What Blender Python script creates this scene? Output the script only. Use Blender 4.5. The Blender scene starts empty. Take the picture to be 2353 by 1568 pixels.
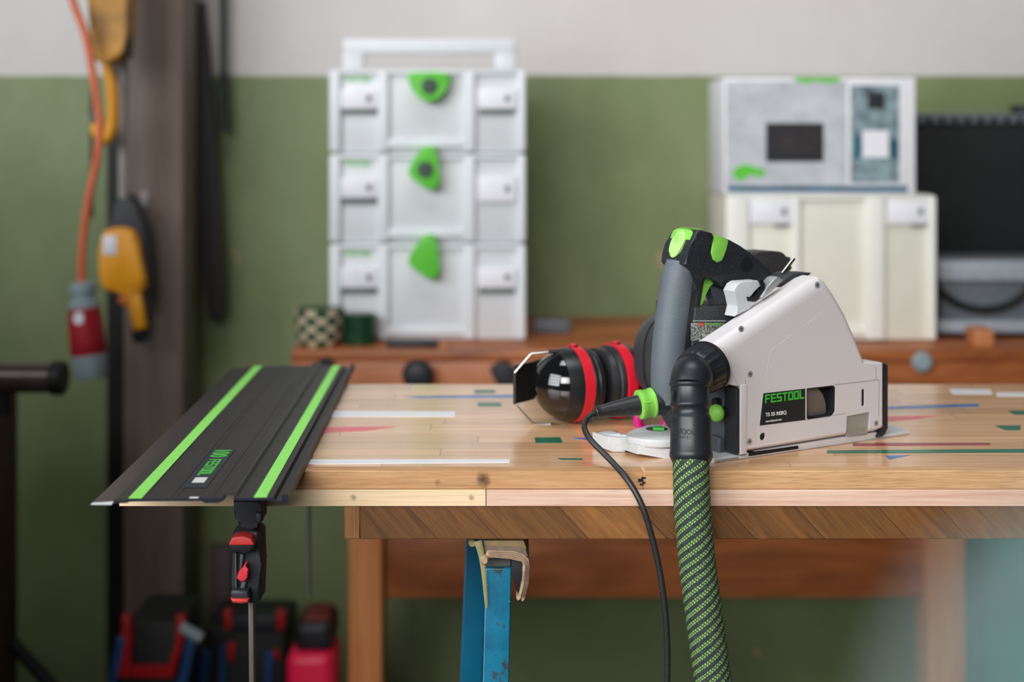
import bpy, bmesh, math, random
from mathutils import Vector, Matrix
random.seed(7)
PI = math.pi
S = bpy.context.scene
COL = S.collection

# ------------------------------------------------------------------ camera, light, exposure
F, CX, HY = 3268.0, 1176.5, 330.0          # 50 mm lens on a 36 mm sensor, level camera with vertical shift
CAMZ, TT = 1.281, 0.95                      # lens height, height of the table top
cam_d = bpy.data.cameras.new('camera'); cam = bpy.data.objects.new('camera', cam_d); COL.objects.link(cam)
cam.location = (0, 0, CAMZ); cam.rotation_euler = (PI/2, 0, 0)
cam_d.sensor_width = 36; cam_d.lens = F/2353*36
cam_d.shift_y = -(784-HY)/2353
cam_d.clip_start = 0.02
cam_d.dof.use_dof = True; cam_d.dof.focus_distance = 1.47; cam_d.dof.aperture_fstop = 2.7
S.camera = cam
S.view_settings.view_transform = 'Standard'; S.view_settings.look = 'None'
S.view_settings.gamma = 1; S.view_settings.use_curve_mapping = False
S.view_settings.exposure = -0.10

w = bpy.data.worlds.new('world'); S.world = w; w.use_nodes = True
w.node_tree.nodes['Background'].inputs[0].default_value = (0.80, 0.90, 1.0, 1)
w.node_tree.nodes['Background'].inputs[1].default_value = 0.02

def area(name, loc, target, sx, sy, power, color):
    l = bpy.data.lights.new(name, 'AREA'); l.shape = 'RECTANGLE'; l.size = sx; l.size_y = sy
    l.energy = power; l.color = color
    o = bpy.data.objects.new(name, l); COL.objects.link(o)
    o.location = loc
    o.rotation_euler = (Vector(target)-Vector(loc)).to_track_quat('-Z', 'Y').to_euler()
    return o
WIN = Vector((-2.6, -0.9, 2.35))
wl = area('window_daylight', WIN, (0.0, 2.1, 1.1), 2.6, 2.4, 94, (0.93, 0.97, 1.0)); wl.data.spread = math.radians(120)
fl_ = area('front_fill_light', (-0.45, -1.6, 2.3), (0.40, 1.6, 1.0), 1.6, 1.2, 9.0, (1.0, 0.98, 0.97)); fl_.data.spread = math.radians(52)  # added fill lamp that brightens the saw face, not an actual window
sl = area('back_wall_fill_light', (-0.5, 1.9, 3.25), (-0.45, 3.3, 2.0), 4.6, 0.8, 14.5, (1.0, 0.98, 0.96)); sl.data.spread = math.radians(62)  # added lamp that lifts the upper back wall, not an actual skylight
rl = area('table_fill_light', (0.1, 1.25, 3.2), (0.25, 1.70, 0.95), 1.6, 0.7, 3.2, (0.97, 0.98, 1.0)); rl.data.spread = math.radians(56)  # added overhead lamp that brightens the table top, not an actual roof window

# ------------------------------------------------------------------ helpers
def P(px, py, D):
    return Vector(((px-CX)/F*D, D, CAMZ-(py-HY)/F*D))

def sRGB(r, g, b):
    f = lambda c: (c/255/12.92) if c/255 <= 0.04045 else ((c/255+0.055)/1.055)**2.4
    return (f(r), f(g), f(b), 1)

class NT:
    def __init__(s, name):
        s.m = bpy.data.materials.new(name); s.m.use_nodes = True
        s.t = s.m.node_tree; s.b = s.t.nodes['Principled BSDF']
    def n(s, typ, **kw):
        x = s.t.nodes.new(typ)
        for k, v in kw.items(): setattr(x, k, v)
        return x
    def link(s, a, b): s.t.links.new(a, b)
    def set(s, sock, v):
        if isinstance(v, bpy.types.NodeSocket): s.link(v, sock)
        else: sock.default_value = v
    def math(s, op, a, b=0.0, c=None):
        x = s.n('ShaderNodeMath', operation=op); s.set(x.inputs[0], a); s.set(x.inputs[1], b)
        if c is not None: s.set(x.inputs[2], c)
        return x.outputs[0]
    def coord(s, which='Object'): return s.n('ShaderNodeTexCoord').outputs[which]
    def sep(s, v):
        x = s.n('ShaderNodeSeparateXYZ'); s.link(v, x.inputs[0]); return x.outputs
    def comb(s, x, y, z):
        c = s.n('ShaderNodeCombineXYZ'); s.set(c.inputs[0], x); s.set(c.inputs[1], y); s.set(c.inputs[2], z); return c.outputs[0]
    def mapping(s, v, scale=(1,1,1), rot=(0,0,0), loc=(0,0,0)):
        x = s.n('ShaderNodeMapping'); s.link(v, x.inputs[0])
        x.inputs['Scale'].default_value = scale; x.inputs['Rotation'].default_value = rot; x.inputs['Location'].default_value = loc
        return x.outputs[0]
    def noise(s, v, scale, detail=3, rough=0.5, dist=0.0):
        x = s.n('ShaderNodeTexNoise'); s.link(v, x.inputs['Vector'])
        x.inputs['Scale'].default_value = scale; x.inputs['Detail'].default_value = detail
        x.inputs['Roughness'].default_value = rough; x.inputs['Distortion'].default_value = dist
        return x.outputs[0]
    def white(s, v):
        x = s.n('ShaderNodeTexWhiteNoise', noise_dimensions='3D'); s.link(v, x.inputs['Vector']); return x.outputs['Value']
    def ramp(s, fac, stops):
        x = s.n('ShaderNodeValToRGB'); s.link(fac, x.inputs[0]); e = x.color_ramp.elements
        while len(e) > 1: e.remove(e[-1])
        e[0].position = stops[0][0]; e[0].color = stops[0][1]
        for p, c in stops[1:]:
            k = e.new(p); k.color = c
        return x.outputs[0]
    def mix(s, fac, a, b, mode='MIX'):
        x = s.n('ShaderNodeMix', data_type='RGBA', blend_type=mode)
        s.set(x.inputs[0], fac); s.set(x.inputs[6], a); s.set(x.inputs[7], b)
        return x.outputs[2]
    def bump(s, h, strength=0.2, dist=0.001):
        x = s.n('ShaderNodeBump'); s.link(h, x.inputs['Height'])
        x.inputs['Strength'].default_value = strength; x.inputs['Distance'].default_value = dist
        s.link(x.outputs[0], s.b.inputs['Normal'])
    def color(s, c): s.set(s.b.inputs['Base Color'], c)
    def rough(s, r): s.set(s.b.inputs['Roughness'], r)

BW = lambda v: (v, v, v, 1)

def plain(name, rgb, rough=0.5, metal=0.0, var=0.12, scale=60, bump=0.0, coat=0.0):
    """even material with a slight mottled variation"""
    N = NT(name); c = sRGB(*rgb); o = N.coord()
    nz = N.noise(o, scale, 4)
    lo = tuple(x*(1-var) for x in c[:3])+(1,); hi = tuple(min(1, x*(1+var)) for x in c[:3])+(1,)
    N.color(N.ramp(nz, [(0.3, lo), (0.7, hi)])); N.rough(rough); N.b.inputs['Metallic'].default_value = metal
    if coat: N.b.inputs['Coat Weight'].default_value = coat
    if bump: N.bump(N.noise(o, scale*14, 2), bump, 0.0004)
    return N.m

def dusty(name, rgb, rough=0.5, dust=0.5, dcol=(150, 145, 138), grain=900, bump=0.15, thr=0.70):
    """plastic with fine speckles of saw dust"""
    N = NT(name); o = N.coord(); c = sRGB(*rgb)
    sp = N.noise(o, grain, 2, 0.6); patch = N.noise(o, 22, 3)
    k = N.math('MULTIPLY', N.ramp(sp, [(thr-0.06, BW(0)), (thr, BW(1))]), N.ramp(patch, [(0.35, BW(0.0)), (0.65, BW(dust))]))
    film = N.math('MULTIPLY', patch, 0.06*dust)
    col = N.mix(k, N.mix(film, c, sRGB(*dcol)), sRGB(*dcol))
    N.color(col); N.rough(rough); N.bump(sp, bump, 0.0003)
    return N.m

def wood(name, c1, c2, axis=0, freq=38, stretch=14, rough=0.5, pores=0.5, ang=None, planks=None, spots=()):
    """wood with fibres along an axis; optional plank division and knots"""
    N = NT(name); o = N.coord(); xyz = N.sep(o)
    A, B = sRGB(*c1), sRGB(*c2)
    if ang is not None:
        o2 = N.mapping(o, rot=(0, ang, 0))
    else: o2 = o
    cell = None
    if planks == 'strips':                                          # staggered strips along x
        row = N.math('FLOOR', N.math('DIVIDE', xyz[1], 0.0335))
        off = N.white(N.comb(row, 3.3, 1.7))
        xx = N.math('ADD', N.math('DIVIDE', xyz[0], 0.42), N.math('MULTIPLY', off, 5.0))
        col_ = N.math('FLOOR', xx)
        cell = N.white(N.comb(row, col_, 0.5))
        fy = N.math('FRACT', N.math('DIVIDE', xyz[1], 0.0335)); fx = N.math('FRACT', xx)
        seam = N.math('MAXIMUM', N.math('LESS_THAN', fy, 0.028), N.math('LESS_THAN', fx, 0.0030))
    elif planks == 'diagonal':
        cc = N.math('DIVIDE', N.math('ADD', xyz[0], N.math('MULTIPLY', xyz[2], 0.93)), 0.080)
        cc = N.math('ADD', cc, N.math('MULTIPLY', N.noise(N.comb(cc, 0.0, 0.0), 0.35, 1), 1.6))
        cell = N.white(N.comb(N.math('FLOOR', cc), 1.0, 2.0))
        seam = N.math('LESS_THAN', N.math('FRACT', cc), 0.022)
    sc = [freq, freq, freq]; sc[axis] = freq/stretch
    v = N.mapping(o2, scale=tuple(sc))
    if cell is not None:
        sh = N.n('ShaderNodeVectorMath', operation='ADD'); N.link(v, sh.inputs[0]); N.link(N.comb(N.math('MULTIPLY', cell, 31.0), N.math('MULTIPLY', cell, 17.0), N.math('MULTIPLY', cell, 23.0)), sh.inputs[1]); v = sh.outputs[0]
    g1 = N.noise(v, 1.0, 5, 0.6, 0.8)
    sc2 = [freq*9]*3; sc2[axis] = freq*9/40
    g2 = N.noise(N.mapping(o2, scale=tuple(sc2)), 1.0, 3, 0.6)
    col = N.ramp(g1, [(0.28, A), (0.5, tuple((a+b)/2 for a, b in zip(A, B))), (0.74, B)])
    por = N.ramp(g2, [(0.34, BW(1-pores)), (0.5, BW(1))])
    col = N.mix(1.0, col, por, 'MULTIPLY')
    if cell is not None:
        col = N.mix(1.0, col, N.ramp(cell, [(0.0, (0.70, 0.66, 0.60, 1)), (0.5, (0.98, 0.96, 0.94, 1)), (1.0, (1.28, 1.22, 1.14, 1))] if planks == 'diagonal' else [(0.0, (0.80, 0.76, 0.71, 1)), (0.4, (0.97, 0.95, 0.93, 1)), (1.0, (1.08, 1.05, 1.03, 1))]), 'MULTIPLY')
        col = N.mix(N.math('MULTIPLY', seam, 0.9 if planks == 'diagonal' else 0.55), col, sRGB(70, 45, 30))
    for (ctr, rad, dark) in spots:
        d = N.n('ShaderNodeVectorMath', operation='DISTANCE'); N.link(o, d.inputs[0]); d.inputs[1].default_value = ctr
        dd = N.math('ADD', d.outputs['Value'], N.math('MULTIPLY', N.math('SUBTRACT', N.noise(o, 220, 3), 0.5), rad*1.1))
        k = N.ramp(N.math('DIVIDE', dd, rad), [(0.0, BW(dark)), (0.55, BW(dark*0.55)), (1.0, BW(0))])
        col = N.mix(k, col, sRGB(70, 40, 26))
    N.color(col); N.rough(rough); N.bump(g2, 0.25, 0.0004)
    return N.m

# ---- mesh builders (all in world coordinates)
def fin(bm, ang=38):
    bmesh.ops.recalc_face_normals(bm, faces=bm.faces)
    a = math.radians(ang)
    for f in bm.faces: f.smooth = True
    for e in bm.edges:
        if len(e.link_faces) == 2:
            if e.calc_face_angle(0) > a: e.smooth = False
        else: e.smooth = True

def obj(name, bm, m, parent=None, ang=38):
    fin(bm, ang)
    if parent is not None: bm.transform(WM[parent.name].inverted())
    me = bpy.data.meshes.new(name); bm.to_mesh(me); bm.free()
    for x in (m if isinstance(m, (list, tuple)) else [m]): me.materials.append(x)
    o = bpy.data.objects.new(name, me); COL.objects.link(o)
    if parent is not None: o.parent = parent; WM[o.name] = WM[parent.name]
    else: WM[o.name] = Matrix.Identity(4)
    return o
WM = {}

def thing(name, label, cat, loc=(0, 0, 0), rotz=0, group=None):
    o = bpy.data.objects.new(name, None); COL.objects.link(o); o.empty_display_size = 0.05
    o.location = loc; o.rotation_euler = (0, 0, rotz)
    WM[o.name] = Matrix.Translation(Vector(loc)) @ Matrix.Rotation(rotz, 4, 'Z')
    o['label'] = label; o['category'] = cat
    if group: o['group'] = group
    return o

def single(name, bm, m, label, cat, loc=None, group=None, ang=38):
    """a thing that is one mesh, origin at its base"""
    vs = [v.co for v in bm.verts]
    if loc is None:
        loc = Vector(((min(v.x for v in vs)+max(v.x for v in vs))/2, (min(v.y for v in vs)+max(v.y for v in vs))/2, min(v.z for v in vs)))
    bm.transform(Matrix.Translation(-Vector(loc)))
    o = obj(name, bm, m, None, ang); o.location = loc; WM[o.name] = Matrix.Translation(Vector(loc))
    o['label'] = label; o['category'] = cat
    if group: o['group'] = group
    return o

def struct(name, bm, m):
    o = obj(name, bm, m); o['kind'] = 'structure'; return o

def box(x0, x1, y0, y1, z0, z1, bev=0.0, seg=2, bm=None):
    b = bmesh.new()
    vs = [b.verts.new((x, y, z)) for x in (x0, x1) for y in (y0, y1) for z in (z0, z1)]
    for q in ((0,1,3,2), (4,6,7,5), (0,4,5,1), (2,3,7,6), (0,2,6,4), (1,5,7,3)): b.faces.new([vs[i] for i in q])
    if bev: bmesh.ops.bevel(b, geom=list(b.edges), offset=bev, segments=seg, affect='EDGES', profile=0.5)
    return merge(bm, b)

def merge(bm, b):
    if bm is None: return b
    me = bpy.data.meshes.new('tmp'); b.to_mesh(me); b.free(); bm.from_mesh(me); bpy.data.meshes.remove(me); return bm

def pbox(px0, px1, py0, py1, D0, D1, bev=0.0, seg=2, bm=None):
    """box whose front face fills a measured rectangle at distance D0 and runs back to D1"""
    a, b_ = P(px0, py0, D0), P(px1, py1, D0)
    return box(a.x, b_.x, D0, D1, b_.z, a.z, bev, seg, bm)

def prism(front, off, bev=0.0, seg=3, bm=None, sides_only=False, smooth_bev=True):
    """extruded outline: list of points plus an offset vector"""
    b = bmesh.new(); off = Vector(off)
    A = [b.verts.new(p) for p in front]; B = [b.verts.new(Vector(p)+off) for p in front]
    b.faces.new(A); b.faces.new(B[::-1]); n = len(A)
    for i in range(n): b.faces.new((A[i], B[i], B[(i+1) % n], A[(i+1) % n]))
    if bev:
        ss = set(A) | set(B)
        ed = [e for e in b.edges if not ((e.verts[0] in A) != (e.verts[1] in A))]
        bmesh.ops.bevel(b, geom=ed, offset=bev, segments=seg, affect='EDGES', profile=0.5, clamp_overlap=True)
    return merge(bm, b)

def smooth_loop(pts, n=4):
    out = []; m = len(pts)
    for i in range(m):
        p0, p1, p2, p3 = [Vector(pts[(i+k-1) % m]) for k in range(4)]
        for j in range(n):
            t = j/n
            out.append(0.5*((2*p1)+(p2-p0)*t+(2*p0-5*p1+4*p2-p3)*t*t+(3*p1-p0-3*p2+p3)*t**3))
    return out

def smooth_line(pts, n=6):
    out = []; m = len(pts); Q = [Vector(p) for p in pts]
    for i in range(m-1):
        p1, p2 = Q[i], Q[i+1]; p0 = Q[i-1] if i else 2*p1-p2; p3 = Q[i+2] if i+2 < m else 2*p2-p1
        for j in range(n):
            t = j/n
            out.append(0.5*((2*p1)+(p2-p0)*t+(2*p0-5*p1+4*p2-p3)*t*t+(3*p1-p0-3*p2+p3)*t**3))
    out.append(Q[-1]); return out

def sweep(path, radii, n=24, bm=None, cap=True, ref=None, ratio=1.0, uv=False, mod=None, power=2.0):
    """tube along a path; radii: one number or one per point; ratio flattens the section along ref"""
    b = bmesh.new(); path = [Vector(p) for p in path]; m = len(path)
    if not isinstance(radii, (list, tuple)): radii = [radii]*m
    T = []
    for i in range(m):
        d = path[min(i+1, m-1)]-path[max(i-1, 0)]; T.append(d.normalized())
    r = Vector(ref) if ref is not None else (Vector((0, 0, 1)) if abs(T[0].z) < 0.9 else Vector((0, 1, 0)))
    U = (r-T[0]*r.dot(T[0])).normalized(); rings = []; Ls = [0.0]
    for i in range(m):
        if i:
            Ls.append(Ls[-1]+(path[i]-path[i-1]).length)
            U = (U-T[i]*U.dot(T[i])).normalized()
        V = T[i].cross(U)
        ring = []
        for k in range(n):
            a = 2*PI*k/n; R = radii[i]
            if mod: R = R*mod(a, i)
            ca, sa = math.cos(a), math.sin(a)
            if power != 2.0:
                ca = math.copysign(abs(ca)**(2/power), ca); sa = math.copysign(abs(sa)**(2/power), sa)
            ring.append(b.verts.new(path[i]+U*(ca*R*ratio)+V*(sa*R)))
        rings.append(ring)
    uvl = b.loops.layers.uv.new('UVMap') if uv else None
    for i in range(m-1):
        for k in range(n):
            k2 = (k+1) % n
            f = b.faces.new((rings[i][k], rings[i][k2], rings[i+1][k2], rings[i+1][k]))
            if uv:
                vals = ((k/n, Ls[i]), ((k+1)/n, Ls[i]), ((k+1)/n, Ls[i+1]), (k/n, Ls[i+1]))
                for lp, q in zip(f.loops, vals): lp[uvl].uv = q
    if cap: b.faces.new(rings[0][::-1]); b.faces.new(rings[-1])
    return merge(bm, b)

def lathe(p0, axis, prof, n=32, bm=None):
    """profile [(distance along axis, radius)]; both ends closed"""
    p0 = Vector(p0); ax = Vector(axis).normalized()
    r = Vector((0, 0, 1)) if abs(ax.z) < 0.9 else Vector((0, 1, 0))
    U = (r-ax*r.dot(ax)).normalized(); V = ax.cross(U); b = bmesh.new(); prev = None; first = None
    for d, R in prof:
        R = max(R, 1e-5)
        ring = [b.verts.new(p0+ax*d+U*(math.cos(2*PI*k/n)*R)+V*(math.sin(2*PI*k/n)*R)) for k in range(n)]
        if prev:
            for k in range(n): b.faces.new((prev[k], prev[(k+1) % n], ring[(k+1) % n], ring[k]))
        else: first = ring
        prev = ring
    b.faces.new(first[::-1]); b.faces.new(prev)
    return merge(bm, b)

def cyl(p0, p1, r, n=24, bm=None, bev=0.0):
    p0, p1 = Vector(p0), Vector(p1); L = (p1-p0).length; q = bev or min(r, L)*0.08
    return lathe(p0, p1-p0, [(0, r-q), (q, r), (L-q, r), (L, r-q)], n, bm)

def cut(o, bm):
    """subtract a shape (world coordinates) from an object"""
    c = obj('cutter', bm, bpy.data.materials[0]); md = o.modifiers.new('cut', 'BOOLEAN')
    md.operation = 'DIFFERENCE'; md.object = c; md.solver = 'EXACT'
    par = o.parent
    o.matrix_world; bpy.context.view_layer.update()
    dg = bpy.context.evaluated_depsgraph_get(); me = bpy.data.meshes.new_from_object(o.evaluated_get(dg))
    o.modifiers.clear(); o.data = me
    bpy.data.objects.remove(c)
    b = bmesh.new(); b.from_mesh(me); fin(b, 30); b.to_mesh(me); b.free()

def text(name, s, m, parent, origin, right, up, width=None, height=None, depth=0.0002):
    """lettering laid in the plane given by right and up (world vectors)"""
    cu = bpy.data.curves.new('lettering', 'FONT'); cu.body = s; cu.size = 1; cu.offset = 0.018
    t = bpy.data.objects.new('lettering', cu); COL.objects.link(t); bpy.context.view_layer.update()
    me = bpy.data.meshes.new_from_object(t); bpy.data.objects.remove(t)
    b = bmesh.new(); b.from_mesh(me); bpy.data.meshes.remove(me)
    return place_flat(name, b, m, parent, origin, right, up, width, height, depth)

LET = {'F': [(0,0,1.1,6), (1.1,4.9,4.2,6), (1.1,2.5,3.7,3.6)], 'E': [(0,0,1.1,6), (1.1,4.9,4.2,6), (1.1,2.45,4,3.55), (1.1,0,4.2,1.1)],
       'S': [(0,4.9,4.2,6), (0,3.55,1.1,4.9), (0,2.45,4.2,3.55), (3.1,1.1,4.2,2.45), (0,0,4.2,1.1)], 'T': [(0,4.9,4.2,6), (1.55,0,2.65,4.9)],
       'O': [(0,0,1.1,6), (3.1,0,4.2,6), (1.1,0,3.1,1.1), (1.1,4.9,3.1,6)], 'L': [(0,0,1.1,6), (1.1,0,4.0,1.1)]}
def square_word(name, s, m, parent, origin, right, up, width, height, depth=0.0002):
    b = bmesh.new(); x = 0
    for ch in s:
        for (a, c, d, e) in LET[ch]:
            vs = [b.verts.new(q) for q in ((x+a, c, 0), (x+d, c, 0), (x+d, e, 0), (x+a, e, 0))]; b.faces.new(vs)
        x += 4.9
    return place_flat(name, b, m, parent, origin, right, up, width, height, depth)

def place_flat(name, b, m, parent, origin, right, up, width, height, depth):
    xs = [v.co.x for v in b.verts]; ys = [v.co.y for v in b.verts]
    sx = width/(max(xs)-min(xs)) if width else None; sy = height/(max(ys)-min(ys)) if height else None
    sx = sx or sy; sy = sy or sx
    R, Uv = Vector(right).normalized(), Vector(up).normalized(); Nn = R.cross(Uv)
    x0, y0 = min(xs), min(ys)
    for v in b.verts: v.co = Vector(origin)+R*((v.co.x-x0)*sx)+Uv*((v.co.y-y0)*sy)
    r = bmesh.ops.extrude_face_region(b, geom=list(b.faces))
    for v in [g for g in r['geom'] if isinstance(g, bmesh.types.BMVert)]: v.co += Nn*depth
    return obj(name, b, m, parent, 20)

def dup(root, delta, label=None, cat=None, group=None):
    r = root.copy(); COL.objects.link(r); r.location = Vector(root.location)+Vector(delta)
    if label: r['label'] = label
    if group: r['group'] = group
    for ch in list(root.children):
        c = ch.copy(); COL.objects.link(c); c.parent = r
        for g in ch.children:
            d = g.copy(); COL.objects.link(d); d.parent = c
    return r

# ------------------------------------------------------------------ materials
def wall_mat():
    N = NT('painted_wall'); o = N.coord(); z = N.sep(o)[2]
    edge = N.math('ADD', z, N.math('MULTIPLY', N.noise(o, 9, 3), 0.008))
    up = N.math('GREATER_THAN', edge, 1.443)
    gm = N.noise(N.mapping(o, scale=(1.3, 1, 0.8)), 2.0, 5, 0.62); gf = N.noise(o, 26, 4, 0.7)
    g = N.ramp(gm, [(0.30, sRGB(102, 115, 76)), (0.5, sRGB(117, 130, 88)), (0.7, sRGB(134, 144, 104))])
    chip = N.ramp(N.noise(N.mapping(o, scale=(1, 1, 0.8)), 13, 2, 0.4), [(0.735, BW(0)), (0.76, BW(0.6))])
    g = N.mix(chip, g, sRGB(176, 152, 118))
    wm = N.ramp(gm, [(0.3, sRGB(194, 189, 187)), (0.7, sRGB(204, 200, 199))])
    N.color(N.mix(up, g, wm)); N.rough(0.55); N.bump(gf, 0.35, 0.004)
    return N.m
M = {}
M['wall'] = wall_mat()
M['floor'] = plain('concrete_floor', (96, 88, 78), 0.8, 0, 0.25, 6, 0.2)
M['oak'] = wood('oak_strips', (212, 160, 114), (240, 196, 150), 0, 30, 10, 0.26, 0.18, planks='strips')
M['oak'].node_tree.nodes['Principled BSDF'].inputs['Coat Weight'].default_value = 0.5
M['oak'].node_tree.nodes['Principled BSDF'].inputs['Coat Roughness'].default_value = 0.16
M['oak_edge'] = wood('oak_edge', (184, 132, 86), (214, 168, 120), 0, 110, 10, 0.55, 0.26, spots=[((-0.029, 1.437, TT-0.0095), 0.0095, 1.0), ((-0.075, 1.437, TT-0.012), 0.004, 0.5)])
M['pine'] = wood('pine_edge', (232, 200, 158), (244, 218, 178), 0, 60, 20, 0.6, 0.12, spots=[((-0.1603, 1.437, TT-0.0268), 0.004, 0.75), ((-0.0411, 1.437, TT-0.0268), 0.004, 0.7)])
M['pine2'] = wood('pink_pine_edge', (208, 158, 132), (240, 210, 186), 0, 150, 50, 0.6, 0.18)
M['diag'] = wood('walnut_diagonal', (98, 63, 28), (146, 99, 52), 0, 110, 10, 0.5, 0.28, ang=math.radians(-47), planks='diagonal')
M['endblock'] = wood('end_grain_block', (128, 86, 46), (164, 118, 68), 2, 90, 8, 0.5, 0.4)
M['bench'] = wood('old_bench_wood', (122, 62, 32), (204, 122, 66), 0, 11, 4, 0.45, 0.3)
M['bench_leg'] = wood('old_bench_leg_wood', (210, 128, 74), (240, 164, 102), 2, 14, 7, 0.5, 0.3)
M['post'] = wood('dark_brown_post', (110, 96, 87), (136, 120, 108), 2, 8, 6, 0.6, 0.2)
M['darkwood'] = wood('dark_plank', (22, 19, 18), (36, 31, 29), 2, 12, 8, 0.6, 0.2)
M['saw'] = dusty('pale_grey_plastic', (212, 208, 209), 0.42, 0.25, (180, 160, 140), 700, 0.12, 0.72)
M['cast'] = plain('cast_alloy_white', (200, 203, 204), 0.45, 0, 0.05, 300, 0.5)
M['alloy'] = plain('dull_alloy', (170, 172, 172), 0.4, 0.4, 0.1, 200)
M['black'] = dusty('black_plastic', (26, 31, 37), 0.45, 0.55)
M['blackd'] = dusty('black_plastic_dusty', (40, 43, 46), 0.6, 0.9, thr=0.66, grain=1000)
M['hosecuff'] = dusty('black_rubber_cuff', (28, 32, 37), 0.38, 0.35, thr=0.74, grain=600)
M['grip'] = dusty('grey_soft_grip', (88, 97, 105), 0.55, 0.6, (190, 185, 175), 800, 0.3)
M['darkgrey'] = dusty('dark_grey_plastic', (66, 70, 76), 0.5, 0.5)
M['green'] = plain('bright_green_plastic', (132, 204, 80), 0.45, 0, 0.06, 80)
M['greenpale'] = plain('pale_green_button', (172, 216, 128), 0.5, 0, 0.06, 80)
M['steel'] = plain('bright_steel', (190, 190, 188), 0.25, 1.0, 0.1, 90)
M['bladesteel'] = plain('blade_steel', (150, 146, 142), 0.42, 0.7, 0.12, 60)
M['black_flat'] = plain('matt_black', (14, 15, 17), 0.6, 0, 0.1, 50)
M['ridge'] = plain('ridge_pale_grey', (216, 213, 212), 0.4)  # pale grey of the ridge lines on the saw face
M['motor'] = dusty('motor_dark_grey', (48, 50, 56), 0.4, 0.5)
M['label'] = plain('black_label', (28, 36, 38), 0.35, 0, 0.05, 50)
M['ltgreen'] = plain('green_print', (68, 186, 62), 0.45, 0, 0.03)
M['white_print'] = plain('white_print', (226, 228, 226), 0.5, 0, 0.03)
M['yellow_print'] = plain('yellow_print', (232, 178, 30), 0.5, 0, 0.03)
M['rubber'] = dusty('black_cable_rubber', (30, 31, 34), 0.42, 0.6, thr=0.70)
M['rail'] = dusty('anodised_dark_rail', (29, 28, 28), 0.5, 0.45, (190, 185, 178), 520, 0.1, 0.735)
M['rail_end'] = plain('rail_cut_end', (32, 36, 52), 0.4, 0.3, 0.1)
M['splinter'] = plain('splinter_strip', (54, 50, 52), 0.35, 0, 0.1, 40)
M['clear_edge'] = plain('worn_white_edge', (200, 202, 200), 0.4, 0, 0.05)
M['strip_green'] = plain('green_glide_strip', (150, 240, 108), 0.5, 0, 0.05, 200)
M['muff'] = plain('gloss_black_shell', (16, 17, 18), 0.08, 0, 0.2, 20, 0, 0.6)
M['muffdark'] = plain('satin_black_shell', (24, 25, 27), 0.35, 0, 0.15, 30)
M['cushion'] = plain('black_cushion', (30, 31, 33), 0.45, 0, 0.15, 30)
M['red'] = plain('red_band', (206, 26, 44), 0.4, 0, 0.08, 40)
M['redorange'] = plain('red_grip', (196, 52, 48), 0.5, 0, 0.1, 60)
M['magenta'] = plain('magenta_plastic', (196, 20, 118), 0.4, 0, 0.06)
M['sys'] = plain('case_light_grey', (220, 223, 226), 0.5, 0, 0.03, 12)
M['sysrib'] = plain('case_pale_rib', (230, 234, 238), 0.5, 0, 0.03, 12)
M['cream'] = plain('case_cream', (226, 224, 210), 0.5, 0, 0.03, 12)
M['creamrib'] = plain('case_cream_rib', (238, 238, 230), 0.5, 0, 0.03, 12)
M['card'] = plain('white_card', (240, 240, 246), 0.5, 0, 0.03)
M['slot'] = plain('slot_grey', (110, 118, 118), 0.6, 0, 0.1)  # mid grey of the card slots and printed marks
M['latch'] = plain('green_latch', (96, 204, 58), 0.45, 0, 0.06)
M['latchhub'] = plain('dark_latch_hub', (52, 78, 60), 0.5, 0, 0.1)
M['yellow'] = plain('yellow_plastic', (240, 164, 26), 0.4, 0, 0.06, 12)
M['hoist'] = plain('grimy_yellow_hoist', (172, 122, 40), 0.5, 0.1, 0.45, 16)
M['blackish'] = plain('dark_rubber', (32, 34, 40), 0.5, 0, 0.15)
M['greycable'] = plain('grey_cable', (158, 152, 150), 0.5, 0, 0.08)
M['orangecable'] = plain('orange_cable', (222, 110, 70), 0.4, 0, 0.06)
M['cee_red'] = plain('red_coupler', (168, 30, 44), 0.4, 0, 0.12, 20)
M['cee_grey'] = plain('grey_coupler', (140, 156, 160), 0.45, 0, 0.12, 20)
M['blue'] = plain('blue_steel', (0, 92, 124), 0.35, 0, 0.1, 30)
def blue_worn():
    N = NT('worn_blue_paint'); o = N.coord()
    nz = N.noise(o, 28, 5, 0.65); fine = N.noise(o, 500, 3)
    c = N.ramp(nz, [(0.3, sRGB(0, 92, 124)), (0.56, sRGB(8, 116, 148)), (0.62, sRGB(48, 74, 84)), (0.72, sRGB(40, 46, 52))])
    c = N.mix(N.ramp(fine, [(0.70, BW(0)), (0.76, BW(0.8))]), c, sRGB(170, 196, 204))
    N.color(c); N.rough(0.38); N.bump(nz, 0.2, 0.001); return N.m
M['blueworn'] = blue_worn()
M['kraft'] = wood('layered_kraft_card', (150, 124, 98), (206, 180, 146), 0, 60, 12, 0.7, 0.3)
M['tape'] = plain('masking_tape', (150, 142, 96), 0.6, 0, 0.1)
M['padgrey'] = dusty('grey_pad', (84, 84, 86), 0.8, 0.8)
M['ceramic'] = None
M['darkgreen'] = plain('dark_green_tin', (22, 66, 40), 0.35, 0, 0.2)
M['teal'] = plain('teal_cabinet_paint', (40, 168, 160), 0.45, 0, 0.12, 8)
M['silver'] = plain('silver_profile', (150, 158, 166), 0.5, 0.0, 0.08)
M['dgrille'] = plain('black_grille', (8, 12, 14), 0.8, 0, 0.15, 30)
M['tool_red'] = plain('red_tool_plastic', (170, 16, 22), 0.4, 0, 0.1)
M['tool_pink'] = plain('bright_crimson_plastic', (255, 30, 80), 0.4, 0, 0.06)
M['tool_blue'] = plain('blue_tool_plastic', (16, 62, 112), 0.45, 0, 0.12)
M['blockwood'] = plain('wood_block', (190, 122, 76), 0.6, 0, 0.15, 30)
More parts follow.
